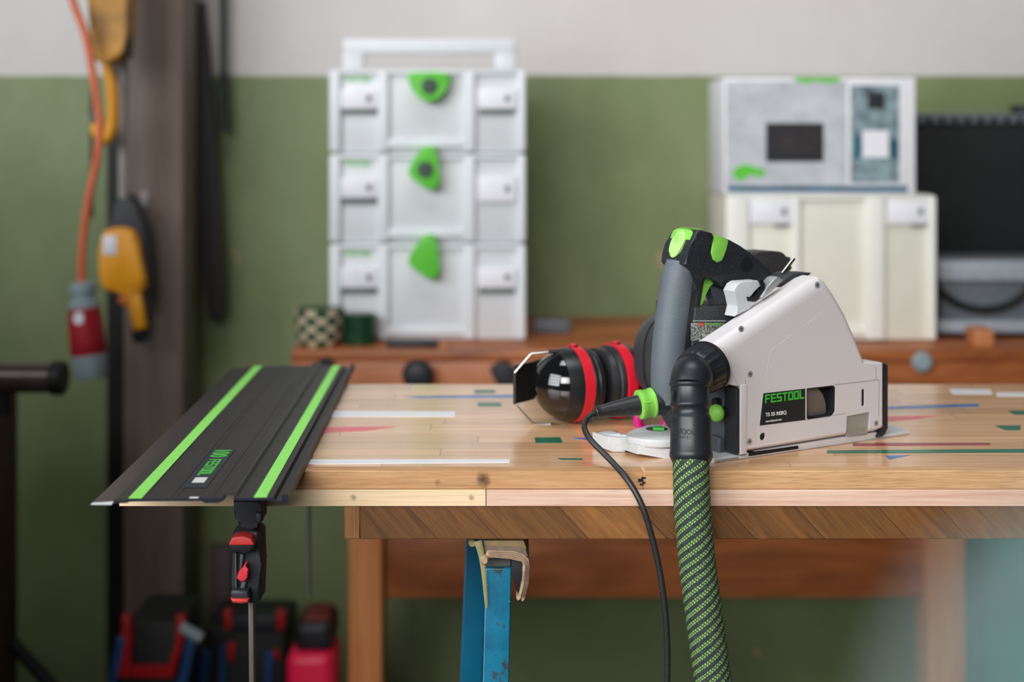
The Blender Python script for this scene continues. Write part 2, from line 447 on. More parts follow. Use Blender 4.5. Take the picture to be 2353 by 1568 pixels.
M['greybin'] = plain('grey_plastic', (96, 102, 108), 0.5, 0, 0.1)

def check_mat():
    N = NT('checkered_glaze'); o = N.coord('UV'); x = N.sep(o)
    u = N.math('MULTIPLY', x[0], 14.0); v = N.math('MULTIPLY', x[1], 66.0)
    a = N.math('MODULO', N.math('ADD', N.math('FLOOR', u), N.math('FLOOR', v)), 2.0)
    N.color(N.mix(a, sRGB(206, 190, 162), sRGB(40, 84, 52))); N.rough(0.35); return N.m
M['ceramic'] = check_mat()

def hose_mat():
    N = NT('braided_hose_sleeve'); x = N.sep(N.coord('UV'))
    u, v = x[0], x[1]
    # helical stripes; every stripe is two staggered rows of short dashes
    hel = N.math('ADD', N.math('DIVIDE', v, 0.0088), N.math('MULTIPLY', u, -8.0))
    f = N.math('FRACT', hel)
    bandA = N.math('LESS_THAN', N.math('ABSOLUTE', N.math('SUBTRACT', f, 0.28)), 0.078)
    bandB = N.math('LESS_THAN', N.math('ABSOLUTE', N.math('SUBTRACT', f, 0.54)), 0.078)
    al = N.math('ADD', N.math('MULTIPLY', u, 38.0), N.math('DIVIDE', v, 0.018))
    dA = N.math('LESS_THAN', N.math('FRACT', al), 0.56)
    dB = N.math('LESS_THAN', N.math('FRACT', N.math('ADD', al, 0.5)), 0.56)
    k = N.math('MAXIMUM', N.math('MULTIPLY', bandA, dA), N.math('MULTIPLY', bandB, dB))
    fuzz = N.noise(N.coord(), 900, 3, 0.7)
    base = N.ramp(fuzz, [(0.35, sRGB(20, 27, 31)), (0.56, sRGB(48, 56, 58)), (0.72, sRGB(120, 130, 112))])
    gr = N.ramp(fuzz, [(0.3, sRGB(118, 186, 66)), (0.7, sRGB(188, 236, 124))])
    N.color(N.mix(k, base, gr)); N.rough(0.75)
    wv = N.math('ADD', N.math('MULTIPLY', N.math('SINE', N.math('MULTIPLY', v, 2*PI/0.0016)), N.math('SINE', N.math('MULTIPLY', u, 2*PI*64))), N.math('MULTIPLY', k, 2.0))
    N.bump(wv, 0.5, 0.0006); return N.m
M['hose'] = hose_mat()

def clear_mat(name, alpha, rgb, rough=0.1):
    N = NT(name); o = N.coord()
    N.color(sRGB(*rgb)); N.rough(rough)
    a = N.ramp(N.noise(o, 30, 3), [(0.3, BW(alpha*0.85)), (0.7, BW(min(1, alpha*1.15)))])
    N.link(a, N.b.inputs['Alpha']); return N.m
M['clearguard'] = clear_mat('dusty_clear_plastic', 0.5, (176, 170, 158), 0.15)
M['bigguard'] = clear_mat('frosted_plastic_screen', 0.26, (138, 154, 152), 0.5)

# ------------------------------------------------------------------ room
WD = 3.32
struct('wall_back', box(-3.5, 4.0, WD, WD+0.2, 0, 3.4), M['wall'])
struct('floor', box(-3.5, 4.0, -2.5, WD, -0.1, 0), M['floor'])
# window through which the daylight comes (left behind the camera)
wq = (Vector((0.0, 1.9, 0.95))-WIN).normalized(); wr = wq.cross(Vector((0, 0, 1))).normalized(); wu = wr.cross(wq)
bmw = None
for i in range(6):
    o_ = WIN+wq*0.03+wr*(-1.3+2.6*i/5); bmw = sweep([o_-wu*1.22, o_+wu*1.22], 0.045, 4, bmw)
for i in range(5):
    o_ = WIN+wq*0.03+wu*(-1.2+2.4*i/4); bmw = sweep([o_-wr*1.32, o_+wr*1.32], 0.045, 4, bmw)
struct('window_1', bmw, M['black_flat'])

wc = thing('cabinet_blocker', 'added cabinet-shaped light blocker, unseen left of the picture', 'cabinet', (-1.80, 1.55, 0))  # added out-of-view blocker that keeps light off the lower wall
obj('cabinet_body', box(-2.7, -0.84, 1.35, 1.75, 0, 1.34, 0.01), plain('blocker_grey', (66, 66, 68), 0.6, 0, 0.15), wc)
obj('blocker_door', box(-2.68, -1.78, 1.335, 1.352, 0.08, 1.30, 0.003), plain('blocker_door_grey', (72, 72, 74), 0.6, 0, 0.15), wc)
obj('blocker_door', box(-1.77, -0.86, 1.335, 1.352, 0.08, 1.30, 0.003), plain('blocker_door_grey', (72, 72, 74), 0.6, 0, 0.15), wc)

# post (with a narrower flange behind its left edge)
post = thing('support_post', 'dark brown rectangular post running floor to ceiling behind the hanging controls', 'post', (P(350, 800, 3.08).x, 3.14, 0))
a, b = P(283, 0, 3.08).x, P(420, 0, 3.08).x
obj('post_shaft', box(a, b, 3.08, 3.22, 0, 3.2, 0.006), M['post'], post)
obj('post_flange', box(P(250, 0, 3.2).x, P(300, 0, 3.2).x, 3.18, 3.30, 0, 3.2, 0.004), M['darkwood'], post)
obj('screw_plate', pbox(324, 340, 440, 478, 3.072, 3.08, 0.002), M['greycable'], post)

# ------------------------------------------------------------------ far bench
BT = CAMZ-455/F*2.88        # bench top height
BF = 2.76
bench = thing('old_workbench', 'old reddish brown wooden workbench along the green wall carrying the stacked cases', 'workbench', (P(1500, 0, BF).x, 2.95, 0))
xl, xr = P(668, 0, BF).x, P(2600, 0, BF).x
obj('bench_top', box(xl, xr, BF, 3.30, BT-0.022, BT, 0.004), M['bench'], bench)
obj('front_apron', box(xl, xr, BF+0.004, BF+0.04, BT-0.16, BT-0.022, 0.004), M['bench'], bench)
obj('leg', box(P(800, 0, 2.80).x, P(878, 0, 2.80).x, 2.80, 2.90, 0, BT-0.022, 0.006), M['bench_leg'], bench)
obj('leg', box(P(2134, 0, 2.80).x, P(2221, 0, 2.80).x, 2.80, 2.90, 0, BT-0.022, 0.006), M['bench_leg'], bench)
zs0, zs1 = P(0, 1364, 2.86).z, P(0, 1215, 2.86).z
obj('stretcher', box(P(878, 0, 2.80).x, P(2134, 0, 2.80).x, 2.83, 2.87, zs0, zs1, 0.004), M['bench'], bench)
kn = P(962, 856, BF)
obj('drawer_knob', lathe(kn, (0, -1, 0), [(0, 0.012), (0.015, 0.014), (0.022, 0.027), (0.032, 0.030), (0.042, 0.022), (0.046, 0.0)]), M['blackish'], bench)
obj('vise_dog', prism([P(1125, 850, BF-0.03), P(1158, 828, BF-0.03), P(1182, 850, BF-0.03), P(1182, 900, BF-0.03), P(1150, 900, BF-0.03)], (0, 0.034, 0), 0.003), M['blackish'], bench)
obj('steel_plate', lathe(P(2118, 832, BF), (0, -1, 0), [(0, 0.020), (0.006, 0.020), (0.012, 0.014)]), M['cee_grey'], bench)
obj('dark_knot', lathe(P(750, 838, BF+0.006), (0, -1, 0), [(0, 0.018), (0.004, 0.017), (0.012, 0.014)]), M['blackish'], bench)

# ------------------------------------------------------------------ stack of cases
def latch_outline(kind):
    if kind == 'open': pts = [(-48, -24), (-20, -30), (30, -30), (48, -22), (40, 8), (18, 32), (0, 38), (-20, 30), (-40, 5)]
    else: pts = [(-2, -50), (22, -50), (30, -20), (34, 35), (20, 48), (0, 42), (-32, 18), (-36, 2), (-22, -25)]
    return pts

def case(name, label, x0, x1, ytop, ybot, D, cream=False, latch=None, lc=(0, 0), cards=(), slots=(), cols=None, group=None, word=True, back=0.29, handle=False):
    body_m, rib_m = (M['cream'], M['creamrib']) if cream else (M['sys'], M['sysrib'])
    A, B = P(x0, ytop, D), P(x1, ybot, D)
    t = thing(name, label, 'tool case', ((A.x+B.x)/2, D+back/2, B.z), 0, group)
    bm = box(A.x+0.004, B.x-0.004, D+0.012, D+back, B.z, A.z, 0.006)
    obj('case_body', bm, body_m, t)
    # front ribs
    r = None
    for (a_, b_) in cols: r = pbox(a_, b_, ytop+3, ybot-3, D, D+0.03, 0.004, 2, r)
    r = pbox(cols[1][0], cols[2][1], ybot-32, ybot-12, D+0.002, D+0.03, 0.004, 2, r)
    obj('front_rib', r, rib_m, t)
    obj('lid_rim', pbox(x0+6, x1-6, ytop+2, ytop+12, D+0.003, D+0.03, 0.002), rib_m, t)
    for (a_, b_, c_, d_) in cards:
        cd = obj('label_card', pbox(a_, b_, c_, d_, D+0.002, D+0.02, 0.001), M['card'], t)
        obj('printed_mark', pbox(b_-26, b_-14, (c_+d_)/2-8, (c_+d_)/2+6, D+0.0015, D+0.0025), M['slot'], cd)
    for (a_, b_, c_, d_) in slots: obj('card_slot', pbox(a_, b_, c_, d_, D+0.004, D+0.02, 0.001), M['slot'], t)
    if latch:
        pts = [P(lc[0]+u, lc[1]+v, D-0.022) for u, v in latch_outline(latch)]
        la = obj('latch', prism(smooth_loop(pts, 4), (0, 0.026, 0), 0.004), M['latch'], t)
        if latch != 'closed':
            h = P(lc[0]+2, lc[1]+2, D-0.022)
            obj('latch_hub', lathe(h, (0, -1, 0), [(-0.002, 0.017), (0.003, 0.0165), (0.0031, 0.009), (0.006, 0.0085)]), M['latchhub'], la)
    if word:
        square_word('lettering', 'FESTOOL', M['latch'], t, P(x0+38, ytop+28, D+0.011), (1, 0, 0), (0, 0, 1), 0.055, 0.009, 0.0006)
    if handle:
        h = pbox(786, 836, 92, 158, D+0.02, D+0.05, 0.005); h = pbox(1136, 1186, 92, 158, D+0.02, D+0.05, 0.005, 2, h)
        h = pbox(786, 1186, 88, 124, D+0.018, D+0.052, 0.006, 2, h)
        hh = obj('carry_handle', h, M['sysrib'], t)
    return t
colsL = [(756, 782), (868, 893), (1066, 1092), (1190, 1208)]
case('tool_case', 'light grey case topmost of the tall stack, carry handle raised, green latch turned sideways', 755, 1209, 158, 352, 2.88, latch='open', lc=(985, 196),
     cards=[(783, 868, 205, 250), (1098, 1186, 205, 250)], slots=[(784, 866, 251, 262), (1100, 1182, 251, 262)], cols=colsL, group='light grey cases stacked on the bench', handle=True)
case('tool_case', 'light grey case in the middle of the tall stack, green latch with dark round hub', 755, 1209, 353, 559, 2.88, latch='half', lc=(975, 388),
     cards=[(783, 868, 410, 455), (1098, 1186, 406, 464)], slots=[(784, 866, 457, 468)], cols=colsL, group='light grey cases stacked on the bench')
case('tool_case', 'light grey case at the bottom of the tall stack, plain green latch, behind the cups', 755, 1209, 560, 784, 2.88, latch='closed', lc=(975, 593),
     cards=[(783, 868, 616, 662), (1098, 1186, 616, 662)], slots=[(784, 866, 664, 675), (1100, 1182, 664, 675)], cols=colsL, group='light grey cases stacked on the bench')
case('tool_case', 'tall cream case on the right of the bench under the printed carton', 1664, 2154, 448, 785, 2.87, cream=True,
     cards=[(1724, 1822, 460, 515), (2040, 2136, 460, 515)], slots=[(1780, 1812, 516, 522), (2095, 2126, 516, 522)],
     cols=[(1668, 1722), (1822, 1840), (1990, 2034), (2136, 2152)], word=False, back=0.25)

# printed carton
D = 2.88
bx = thing('product_carton', 'white printed cardboard carton with dark picture panel, on top of the cream case', 'box', (P(1880, 0, D).x, D+0.12, P(0, 448, D).z))
obj('carton_body', pbox(1663, 2104, 178, 447, D, 3.10, 0.003), M['card'], bx)
def prt(name, r, m, d=0.0008): return obj(name, pbox(*r, D-d, D+0.001), m, bx)
prt('printed_panel', (1668, 1945, 186, 436), plain('carton_print_grey', (196, 200, 206), 0.5, 0, 0.14, 22), 0.0006)
pv = prt('picture_frame', (1760, 1893, 283, 372), M['blackish'], 0.0012)
obj('picture', pbox(1782, 1880, 300, 350, D-0.0016, D), plain('dark_picture', (44, 38, 40), 0.5, 0, 0.5, 40), pv)
prt('printed_panel', (1955, 2066, 196, 420), plain('carton_print_collage', (128, 150, 156), 0.5, 0, 0.55, 34), 0.001)
prt('printed_patch', (1995, 2032, 212, 250), M['blackish'], 0.002)
prt('printed_patch', (1982, 2042, 300, 362), M['card'], 0.002)
prt('printed_patch', (2046, 2064, 320, 366), plain('teal_print', (30, 84, 96), 0.5), 0.002)
prt('printed_patch', (1962, 1978, 312, 366), plain('teal_print_left', (40, 100, 116), 0.5), 0.002)
prt('printed_stripe', (1672, 2086, 428, 441), plain('blue_print', (20, 92, 120), 0.5, 0, 0.4, 14), 0.0012)
obj('printed_leaf', prism(smooth_loop([P(x, y, D-0.001) for x, y in ((1684, 392), (1712, 378), (1740, 386), (1758, 392), (1754, 406), (1722, 404), (1704, 416), (1690, 410))], 3), (0, 0.001, 0)), M['latch'], bx)
obj('printed_leaf', prism(smooth_loop([P(x, y, D-0.001) for x, y in ((1822, 180), (1850, 179), (1890, 179), (1930, 180), (1924, 188), (1894, 191), (1880, 186), (1850, 191))], 3), (0, 0.001, 0)), M['latch'], bx)

# black-grilled machine to the right
mc = thing('bench_machine', 'black panelled machine with silver trim at the right end of the back bench', 'machine', (P(2300, 0, 2.98).x, 3.1, BT))
obj('panel', pbox(2100, 2520, 268, 640, 3.13, 3.2, 0.006), M['dgrille'], mc)
bmr = pbox(2100, 2520, 260, 270, 3.12, 3.2, 0.003)
for i in range(14): bmr = pbox(2112+i*30, 2130+i*30, 268, 284, 3.122, 3.14, 0.003, 2, bmr)
obj('top_trim', bmr, M['greybin'], mc)
obj('silver_bar', pbox(2158, 2520, 600, 648, 2.93, 3.1, 0.006), M['silver'], mc)
obj('cabinet_front', pbox(2164, 2520, 596, 766, 2.95, 3.12, 0.004), M['greybin'], mc)
arc = [P(2260+128*math.cos(a_), 594+118*math.sin(a_), 2.935) for a_ in [math.radians(q) for q in range(18, 163, 9)]]
obj('hose_arc', sweep(arc, 0.008, 12), M['black_flat'], mc)
obj('lower_rail', pbox(2158, 2520, 738, 767, 2.925, 3.1, 0.006), M['silver'], mc)
obj('foot', box(P(2190, 0, 3).x, P(2480, 0, 3).x, 2.97, 3.1, BT, P(0, 764, 2.95).z, 0.003), M['blackish'], mc)
single('knob', lathe(P(2353, 262, 3.15), (0, 0, 1), [(0, 0.018), (0.004, 0.03), (0.016, 0.03), (0.02, 0.02)]), M['black_flat'], 'black round knob on top of the panelled machine', 'knob')
z0 = BT
single('wood_block', box(P(2240, 0, 2.80).x, P(2284, 0, 2.80).x, 2.80, 2.86, z0, z0+0.035, 0.002), M['blockwood'], 'small light wood block on the bench before the black machine', 'wood block')
# small clutter lying on the bench before the cases
single('flat_tool', box(P(888, 0, 2.80).x, P(1005, 0, 2.80).x, 2.79, 2.84, BT, BT+0.012, 0.003), M['blackish'], 'flat dark tool lying in front of the tall case stack', 'tool')
single('wood_scrap', box(P(1010, 0, 2.79).x, P(1030, 0, 2.79).x, 2.78, 2.82, BT, BT+0.008, 0.001), M['blockwood'], 'tiny pale wood scrap in front of the tall case stack', 'wood scrap')
single('small_box', box(P(1225, 0, 3.0).x, P(1310, 0, 3.0).x, 3.0, 3.05, BT, BT+0.028, 0.003), M['greybin'], 'low grey greenish box behind, right of the tall case stack', 'box')

# cups
c0 = P(731, 0, 2.80); 
cup = thing('checkered_cup', 'cream and green checkered cup at the left end of the bench', 'cup', (c0.x, 2.82, BT))
ring = [(0.0, 0.036), (0.004, 0.040), (0.02, 0.044), (0.05, 0.0475), (0.075, 0.0500), (0.0752, 0.0475)]
obj('cup_body', sweep([Vector((c0.x, 2.82, BT+d)) for d, r in ring], [r for d, r in ring], 32, uv=True), M['ceramic'], cup)
obj('cup_inside', lathe((c0.x, 2.82, BT+0.0745), (0, 0, 1), [(0, 0.046), (0.0012, 0.045)]), M['darkgreen'], cup)
for i in range(2):
    c1 = Vector((P(826, 0, 2.83).x, 2.838, BT+i*0.031))
    single('green_tin', lathe(c1, (0, 0, 1), [(0, 0.029), (0.002, 0.031), (0.024, 0.032), (0.0255, 0.0335), (0.029, 0.0335), (0.031, 0.031)]), M['darkgreen'],
           ('lower', 'upper')[i]+' of the two dark green round tins stacked beside the checkered cup', 'tin', group='dark green tins')

# ------------------------------------------------------------------ hanging things on the left
HD = 2.92
h = thing('chain_hoist', 'grimy yellow hoist block hanging at the top left beside the post', 'hoist', tuple(P(243, 142, HD)))
pts = smooth_loop([P(x, y, HD-0.03) for x, y in ((198, -260), (292, -260), (288, 40), (284, 100), (270, 134), (232, 142), (212, 130), (206, 80))], 4)
obj('hoist_body', prism(pts, (0, 0.08, 0), 0.012), M['hoist'], h)
obj('hook_block', pbox(268, 290, -10, 132, HD-0.02, HD+0.04, 0.006), plain('brown_grease', (84, 66, 50), 0.6, 0, 0.2), h)
hk = [P(x, y, HD) for x, y in ((240, 128), (248, 160), (257, 200), (260, 250), (256, 296), (242, 320), (226, 310), (216, 285))]
sm = smooth_line(hk, 5)
obj('hook', sweep(sm, [0.0095+0.0040*math.sin(PI*i/(len(sm)-1)) for i in range(len(sm))], 16), M['yellow'], h)
obj('safety_clip', sweep([P(206, 250, HD), P(214, 282, HD)], 0.005, 10), M['greybin'], h)
obj('chain', sweep([P(211, y, HD+0.03) for y in (-260, 100, 300, 500)], 0.0035, 8), M['blackish'], h)

oc = smooth_line([P(x, y, 2.85) for x, y in ((90, -280), (150, -60), (170, 10), (196, 80), (212, 160), (224, 240), (230, 290), (222, 370), (205, 450), (192, 540), (188, 600), (188, 650))], 5)
single('orange_cord', sweep(oc, 0.0078, 14), M['orangecable'], 'thin orange cord hanging down to the red and grey coupler', 'cord', tuple(P(188, 650, 2.85)))
cp = P(188, 648, 2.85); cq = P(209, 868, 2.85); ax = cq-cp; L = ax.length
cc = thing('power_coupler', 'red and grey cylindrical plug coupler hanging on the orange cord', 'plug', tuple(cq))
obj('cable_gland', lathe(cp, ax, [(0, 0.018), (0.005, 0.026), (0.02, 0.027), (0.022, 0.023), (0.036, 0.024), (0.04, 0.029), (0.054, 0.031)]), M['cee_grey'], cc)
obj('coupler_body', lathe(cp+ax.normalized()*0.052, ax, [(0, 0.031), (0.03, 0.034), (0.06, 0.035), (0.09, 0.036), (0.096, 0.033)]), M['cee_red'], cc)
obj('coupler_cap', lathe(cp+ax.normalized()*0.145, ax, [(0, 0.035), (0.008, 0.036), (L-0.15, 0.034), (L-0.145, 0.032), (L-0.146, 0.026)]), M['cee_grey'], cc)
obj('coupler_sticker', prism(smooth_loop([P(180+12*math.cos(a_), 732+15*math.sin(a_), 2.85-0.0345) for a_ in [q*PI/4 for q in range(8)]], 2), (0, 0.003, 0)), M['card'], cc)

gc = smooth_line([P(x, y, 2.98) for x, y in ((292, -300), (288, 0), (285, 150), (283, 300), (283, 455))], 5)
single('grey_cable', sweep(gc, 0.0095, 14), M['greycable'], 'straight pale grey cable holding the yellow hand control', 'cable', tuple(P(283, 455, 2.98)))
pc = thing('pendant_control', 'yellow and black hand control hanging in front of the post', 'hand control', tuple(P(315, 785, 2.95)))
pts = [P(x, y, 2.975) for x, y in ((268, 452), (303, 452), (318, 490), (332, 540), (341, 620), (341, 680), (338, 760), (330, 788), (306, 788), (302, 766), (300, 690), (262, 660), (240, 560), (252, 520))]
obj('back_shell', prism(smooth_loop(pts, 3), (0, 0.045, 0), 0.008), M['blackish'], pc)
pts = [P(x, y, 2.95) for x, y in ((238, 531), (304, 531), (322, 600), (332, 655), (322, 670), (292, 676), (240, 668), (230, 640), (226, 590))]
obj('front_cover', prism(smooth_loop(pts, 3), (0, 0.05, 0), 0.012), M['yellow'], pc)
obj('side_facet', prism([P(x, y, 2.947) for x, y in ((280, 540), (304, 540), (322, 612), (327, 655), (284, 662))], (0, 0.02, 0), 0.003), M['yellow'], pc)
pts = [P(x, y, 2.955) for x, y in ((283, 672), (322, 668), (334, 755), (306, 764))]
obj('rocker_sleeve', prism(pts, (0, 0.03, 0), 0.007), M['yellow'], pc)
obj('rating_sticker', pbox(236, 268, 542, 586, 2.9475, 2.951, 0.001), M['card'], pc)
obj('button', lathe(P(284, 690, 2.955), (0, -1, 0), [(-0.02, 0.010), (0.003, 0.010), (0.006, 0.006)]), plain('orange_button', (226, 130, 60), 0.5), pc)

pts = [P(x, y, 3.235) for x, y in ((412, 4), (470, 4), (486, 200), (505, 480), (516, 660), (516, 712), (498, 735), (480, 742), (472, 700), (455, 470), (430, 200))]
single('dark_plank', prism(pts, (0, 0.025, 0), 0.003), M['darkwood'], 'long dark tapering plank hanging on the wall right of the post', 'plank', tuple(P(490, 742, 3.245)))
obj_r = thing('hanging_rod', 'thin dark rod with thicker end hanging right of the dark plank', 'rod', tuple(P(516, 300, 3.27)))
obj('rod', sweep([P(511, -300, 3.27), P(513, 170, 3.27)], 0.0075, 12), plain('dark_green_rod', (26, 48, 46), 0.4), obj_r)
obj('rod_end', cyl(P(513, 168, 3.27), P(518, 302, 3.27), 0.0105, 14), M['blackish'], obj_r)

# machine at the far left edge
lm = thing('left_machine', 'dark brown cabinet with a horizontal tube clamp at the left edge of the picture', 'machine', (P(0, 0, 2.5).x-0.05, 2.55, 0))
zt = P(0, 962, 2.42).z
obj('cabinet', box(P(-360, 0, 2.70).x, P(44, 0, 2.80).x, 2.42, 2.8, 0.0, zt, 0.01), wood('dark_cabinet_wood', (62, 42, 30), (92, 64, 44), 2, 14, 5, 0.5, 0.2), lm)
obj('cabinet_top', box(P(-370, 0, 2.70).x, P(50, 0, 2.80).x, 2.40, 2.82, zt, zt+0.014, 0.003), M['greybin'], lm)
obj('column', cyl(P(10, 955, 2.55), P(10, 900, 2.55), 0.011, 16), M['black_flat'], lm)
obj('tube', cyl(P(-300, 868, 2.55), P(130, 868, 2.55), 0.0275, 24), plain('brown_metal_tube', (96, 82, 78), 0.3, 0.5), lm)
obj('tube_cap', cyl(P(118, 869, 2.55), P(150, 869, 2.55), 0.031, 24, None, 0.004), M['black_flat'], lm)
obj('red_strip', box(P(-50, 0, 2.40).x, P(-44, 0, 2.40).x, 2.415, 2.43, 0.30, 0.42, 0.002), M['tool_red'], lm)
obj('brace', sweep([P(26, 1475, 2.6), P(140, 1600, 2.6), P(210, 1700, 2.6)], 0.012, 10), M['black_flat'], lm)

# ------------------------------------------------------------------ tool carriers on the floor
FD = 2.72
def carrier(x0, x1, x2, x3, ytop, D, label, extra_blue, zf=0.0):
    t = thing('tool_tote', label, 'tool tote', (P((x0+x1)/2, 0, D).x, D+0.1, 0))
    w_ = 20
    l = [P(x0, ytop, D), P(x0+w_, ytop, D), P(x0+w_+6, ytop+60, D), P(x0+w_-2, ytop+116, D), P(x1-w_-12, ytop+116, D), P(x1-w_-2, ytop+60, D), P(x1-w_, ytop, D), P(x1, ytop, D), P(x1-4, ytop+60, D), P(x1-26, ytop+140, D), P(x0-14, ytop+140, D), P(x0, ytop+60, D)]
    obj('red_bracket', prism(l, (0, 0.03, 0), 0.004), M['tool_red'], t)
    a_, b_ = P(x0+8, ytop+12, D+0.02), P(x1-10, ytop+12, D+0.02)
    obj('tote_body', box(a_.x, b_.x, D+0.02, D+0.20, 0.0, a_.z, 0.008), M['black_flat'], t)
    for (u0, u1, v0) in extra_blue:
        obj('blue_side', prism([P(u0+26, v0, D-0.004), P(u1+26, v0, D-0.004), P(u1-18, v0+220, D-0.004), P(u0-18, v0+220, D-0.004)], (0, 0.04, 0), 0.004), M['tool_blue'], t)
    return t
carrier(278, 424, 0, 0, 1420, FD, 'black tool tote with a red U bracket on the floor by the post', [(240, 262, 1470), (400, 424, 1470)])
D = FD+0.2
t2 = thing('tool_tote', 'black and blue tool tote with red corners behind the clamp bar', 'tool tote', (P(580, 0, D).x, D+0.1, 0))
a_, b_ = P(470, 1440, D), P(655, 1440, D)
obj('tote_body', box(a_.x, b_.x, D, D+0.18, 0, a_.z, 0.01), M['black_flat'], t2)
obj('tote_rim', box(P(532, 0, D).x, P(638, 0, D).x, D-0.01, D+0.04, P(0, 1452, D).z, P(0, 1414, D).z, 0.004), M['blackish'], t2)
for q_ in (((512, 1408), (532, 1408), (532, 1448), (518, 1448)), ((634, 1406), (654, 1412), (652, 1450), (636, 1450)), ((521, 1480), (541, 1480), (536, 1520), (526, 1526)), ((628, 1492), (642, 1500), (640, 1522), (630, 1512))):
    obj('red_corner', prism([P(x, y, D-0.012) for x, y in q_], (0, 0.03, 0), 0.003), M['tool_red'], t2)
for q_ in (((462, 1500), (484, 1500), (470, 1640), (446, 1640)), ((506, 1486), (518, 1486), (514, 1640), (500, 1640)), ((610, 1500), (628, 1500), (620, 1640), (600, 1640))):
    obj('blue_side', prism([P(x, y, D-0.012) for x, y in q_], (0, 0.03, 0), 0.003), M['tool_blue'], t2)
single('silver_lever', sweep([P(415, 1440, FD-0.03), P(462, 1468, FD-0.03)], 0.011, 12), M['cee_grey'], 'short silver lever lying on the left tool tote', 'lever')
bt = thing('power_tool', 'black and crimson power tool on the floor right of the totes', 'power tool', (P(710, 0, FD).x, FD+0.08, 0))
a_, b_ = P(655, 1506, FD), P(765, 1506, FD)
obj('crimson_base', box(a_.x, b_.x, FD, FD+0.14, 0.0, a_.z, 0.02, 4), M['tool_pink'], bt)
obj('motor_housing', box(a_.x+0.014, b_.x-0.004, FD+0.02, FD+0.14, a_.z-0.005, P(0, 1440, FD).z, 0.016, 3), M['blackish'], bt)
obj('top_cap', box(a_.x+0.03, b_.x-0.012, FD+0.03, FD+0.12, P(0, 1440, FD).z-0.004, P(0, 1430, FD).z, 0.004), plain('dull_red_cap', (110, 40, 38), 0.6), bt)
single('leaning_board', box(P(478, 0, 3.22).x, P(530, 0, 3.22).x, 3.22, 3.25, 0, P(0, 1255, 3.22).z, 0.003), plain('dim_board', (78, 66, 66), 0.6, 0, 0.15), 'dim upright board against the wall behind the clamp', 'board')
# teal cabinet behind the right bench leg
tc = thing('teal_cabinet', 'teal painted cabinet behind the right leg of the bench', 'cabinet', (P(2330, 0, 2.95).x, 3.1, 0))
obj('cabinet_body', box(P(2210, 0, 2.95).x, P(2700, 0, 2.95).x, 2.95, 3.3, 0.0, 0.66, 0.006), M['teal'], tc)
obj('door_panel', box(P(2255, 0, 2.94).x, P(2700, 0, 2.94).x, 2.94, 2.951, 0.04, 0.62, 0.004), M['teal'], tc)

# ------------------------------------------------------------------ table
TX0 = -0.388; TX1 = 1.25; TF = 1.437; TB = 1.955
X = lambda px, D=TF: (px-CX)/F*D
top = thing('laminated_panel', 'long glued wooden panel with coloured resin inlays on top, lying on the trestle', 'table top', (0, TF, TT-0.035))
WM[top.name] = Matrix.Identity(4); top.location = (0, 0, 0)
obj('oak_layer', box(TX0, TX1, TF+0.0006, TB, TT-0.0182, TT, 0.0008, 1), M['oak'], top)
xj = X(1479)
obj('front_edge_strip', box(TX0, xj-0.0006, TF, TF+0.02, TT-0.0183, TT+0.0001, 0.0006, 1), M['oak_edge'], top)
obj('front_edge_strip', box(xj+0.0006, TX1, TF, TF+0.02, TT-0.0183, TT+0.0001, 0.0006, 1), wood('oak_edge_right', (190, 142, 96), (222, 180, 132), 0, 120, 16, 0.55, 0.38), top)
b = None
for (x0_, x1_, y0_, y1_) in ((1474, 1484, 1097, 1101), (1466, 1478, 1101, 1108), (1476, 1483, 1108, 1112), (1470, 1478, 1112, 1116)):
    b = box(X(x0_), X(x1_), TF-0.0004, TF+0.001, TT-(y1_-1083)/F*TF, TT-(y0_-1083)/F*TF, 0, 1, b)
obj('finger_joint', b, M['black_flat'], top)
xp = X(1117)
obj('pine_layer', box(-0.3965, xp-0.0005, TF-0.001, TB, TT-0.0352, TT-0.0187), M['pine'], top)
obj('pine_layer', box(xp+0.0003, TX1, TF-0.001, TB, TT-0.0352, TT-0.0187), M['pine2'], top)
obj('glue_line', box(TX0, TX1, TF+0.001, TF+0.01, TT-0.0188, TT-0.0181), plain('dark_gap', (70, 44, 34), 0.7), top)

def on_top(px, py, z=0.0):      # where a point of the table surface lies
    D_ = (CAMZ-TT-z)*F/(py-HY); return Vector(((px-CX)/F*D_, D_, TT+z))
def inlay(pts, m):
    b = bmesh.new(); vs = [b.verts.new(on_top(x, y, 0.0003)) for x, y in pts]; b.faces.new(vs)
    r = bmesh.ops.extrude_face_region(b, geom=list(b.faces))
    for v in [g for g in r['geom'] if isinstance(g, bmesh.types.BMVert)]: v.co.z -= 0.0008
    return obj('resin_inlay', b, m, top)
rw = plain('white_resin', (232, 232, 236), 0.3, 0, 0.05); rp = plain('pink_resin', (222, 96, 106), 0.3, 0, 0.1)
rg = plain('green_resin', (18, 104, 78), 0.25, 0, 0.2, 40); rb = plain('blue_resin', (44, 108, 170), 0.25, 0, 0.25, 60)
inlay([(690, 1056), (1171, 1055.5), (1171, 1063), (690, 1067)], rw)
inlay([(740, 944), (1046, 946), (1046, 957), (740, 958)], rw)
inlay([(740, 982), (910, 980), (840, 990), (740, 994)], rp)
inlay([(700, 1068), (722, 1068), (705, 1074), (696, 1074)], rp)
inlay([(930, 911), (1180, 907), (1180, 914), (960, 915)], rb)
inlay([(1098, 925), (1150, 925), (1154, 934), (1098, 934)], rg)
inlay([(1090, 896), (1136, 896), (1140, 903), (1090, 904)], rg)
inlay([(1228, 1006), (1287, 1005), (1293, 1018), (1231, 1018)], rg)
inlay([(1368, 993), (1418, 992), (1422, 1002), (1376, 1003)], rg)
inlay([(1312, 1006), (1340, 1006), (1440, 1006), (1440, 1018), (1372, 1016)], rb)
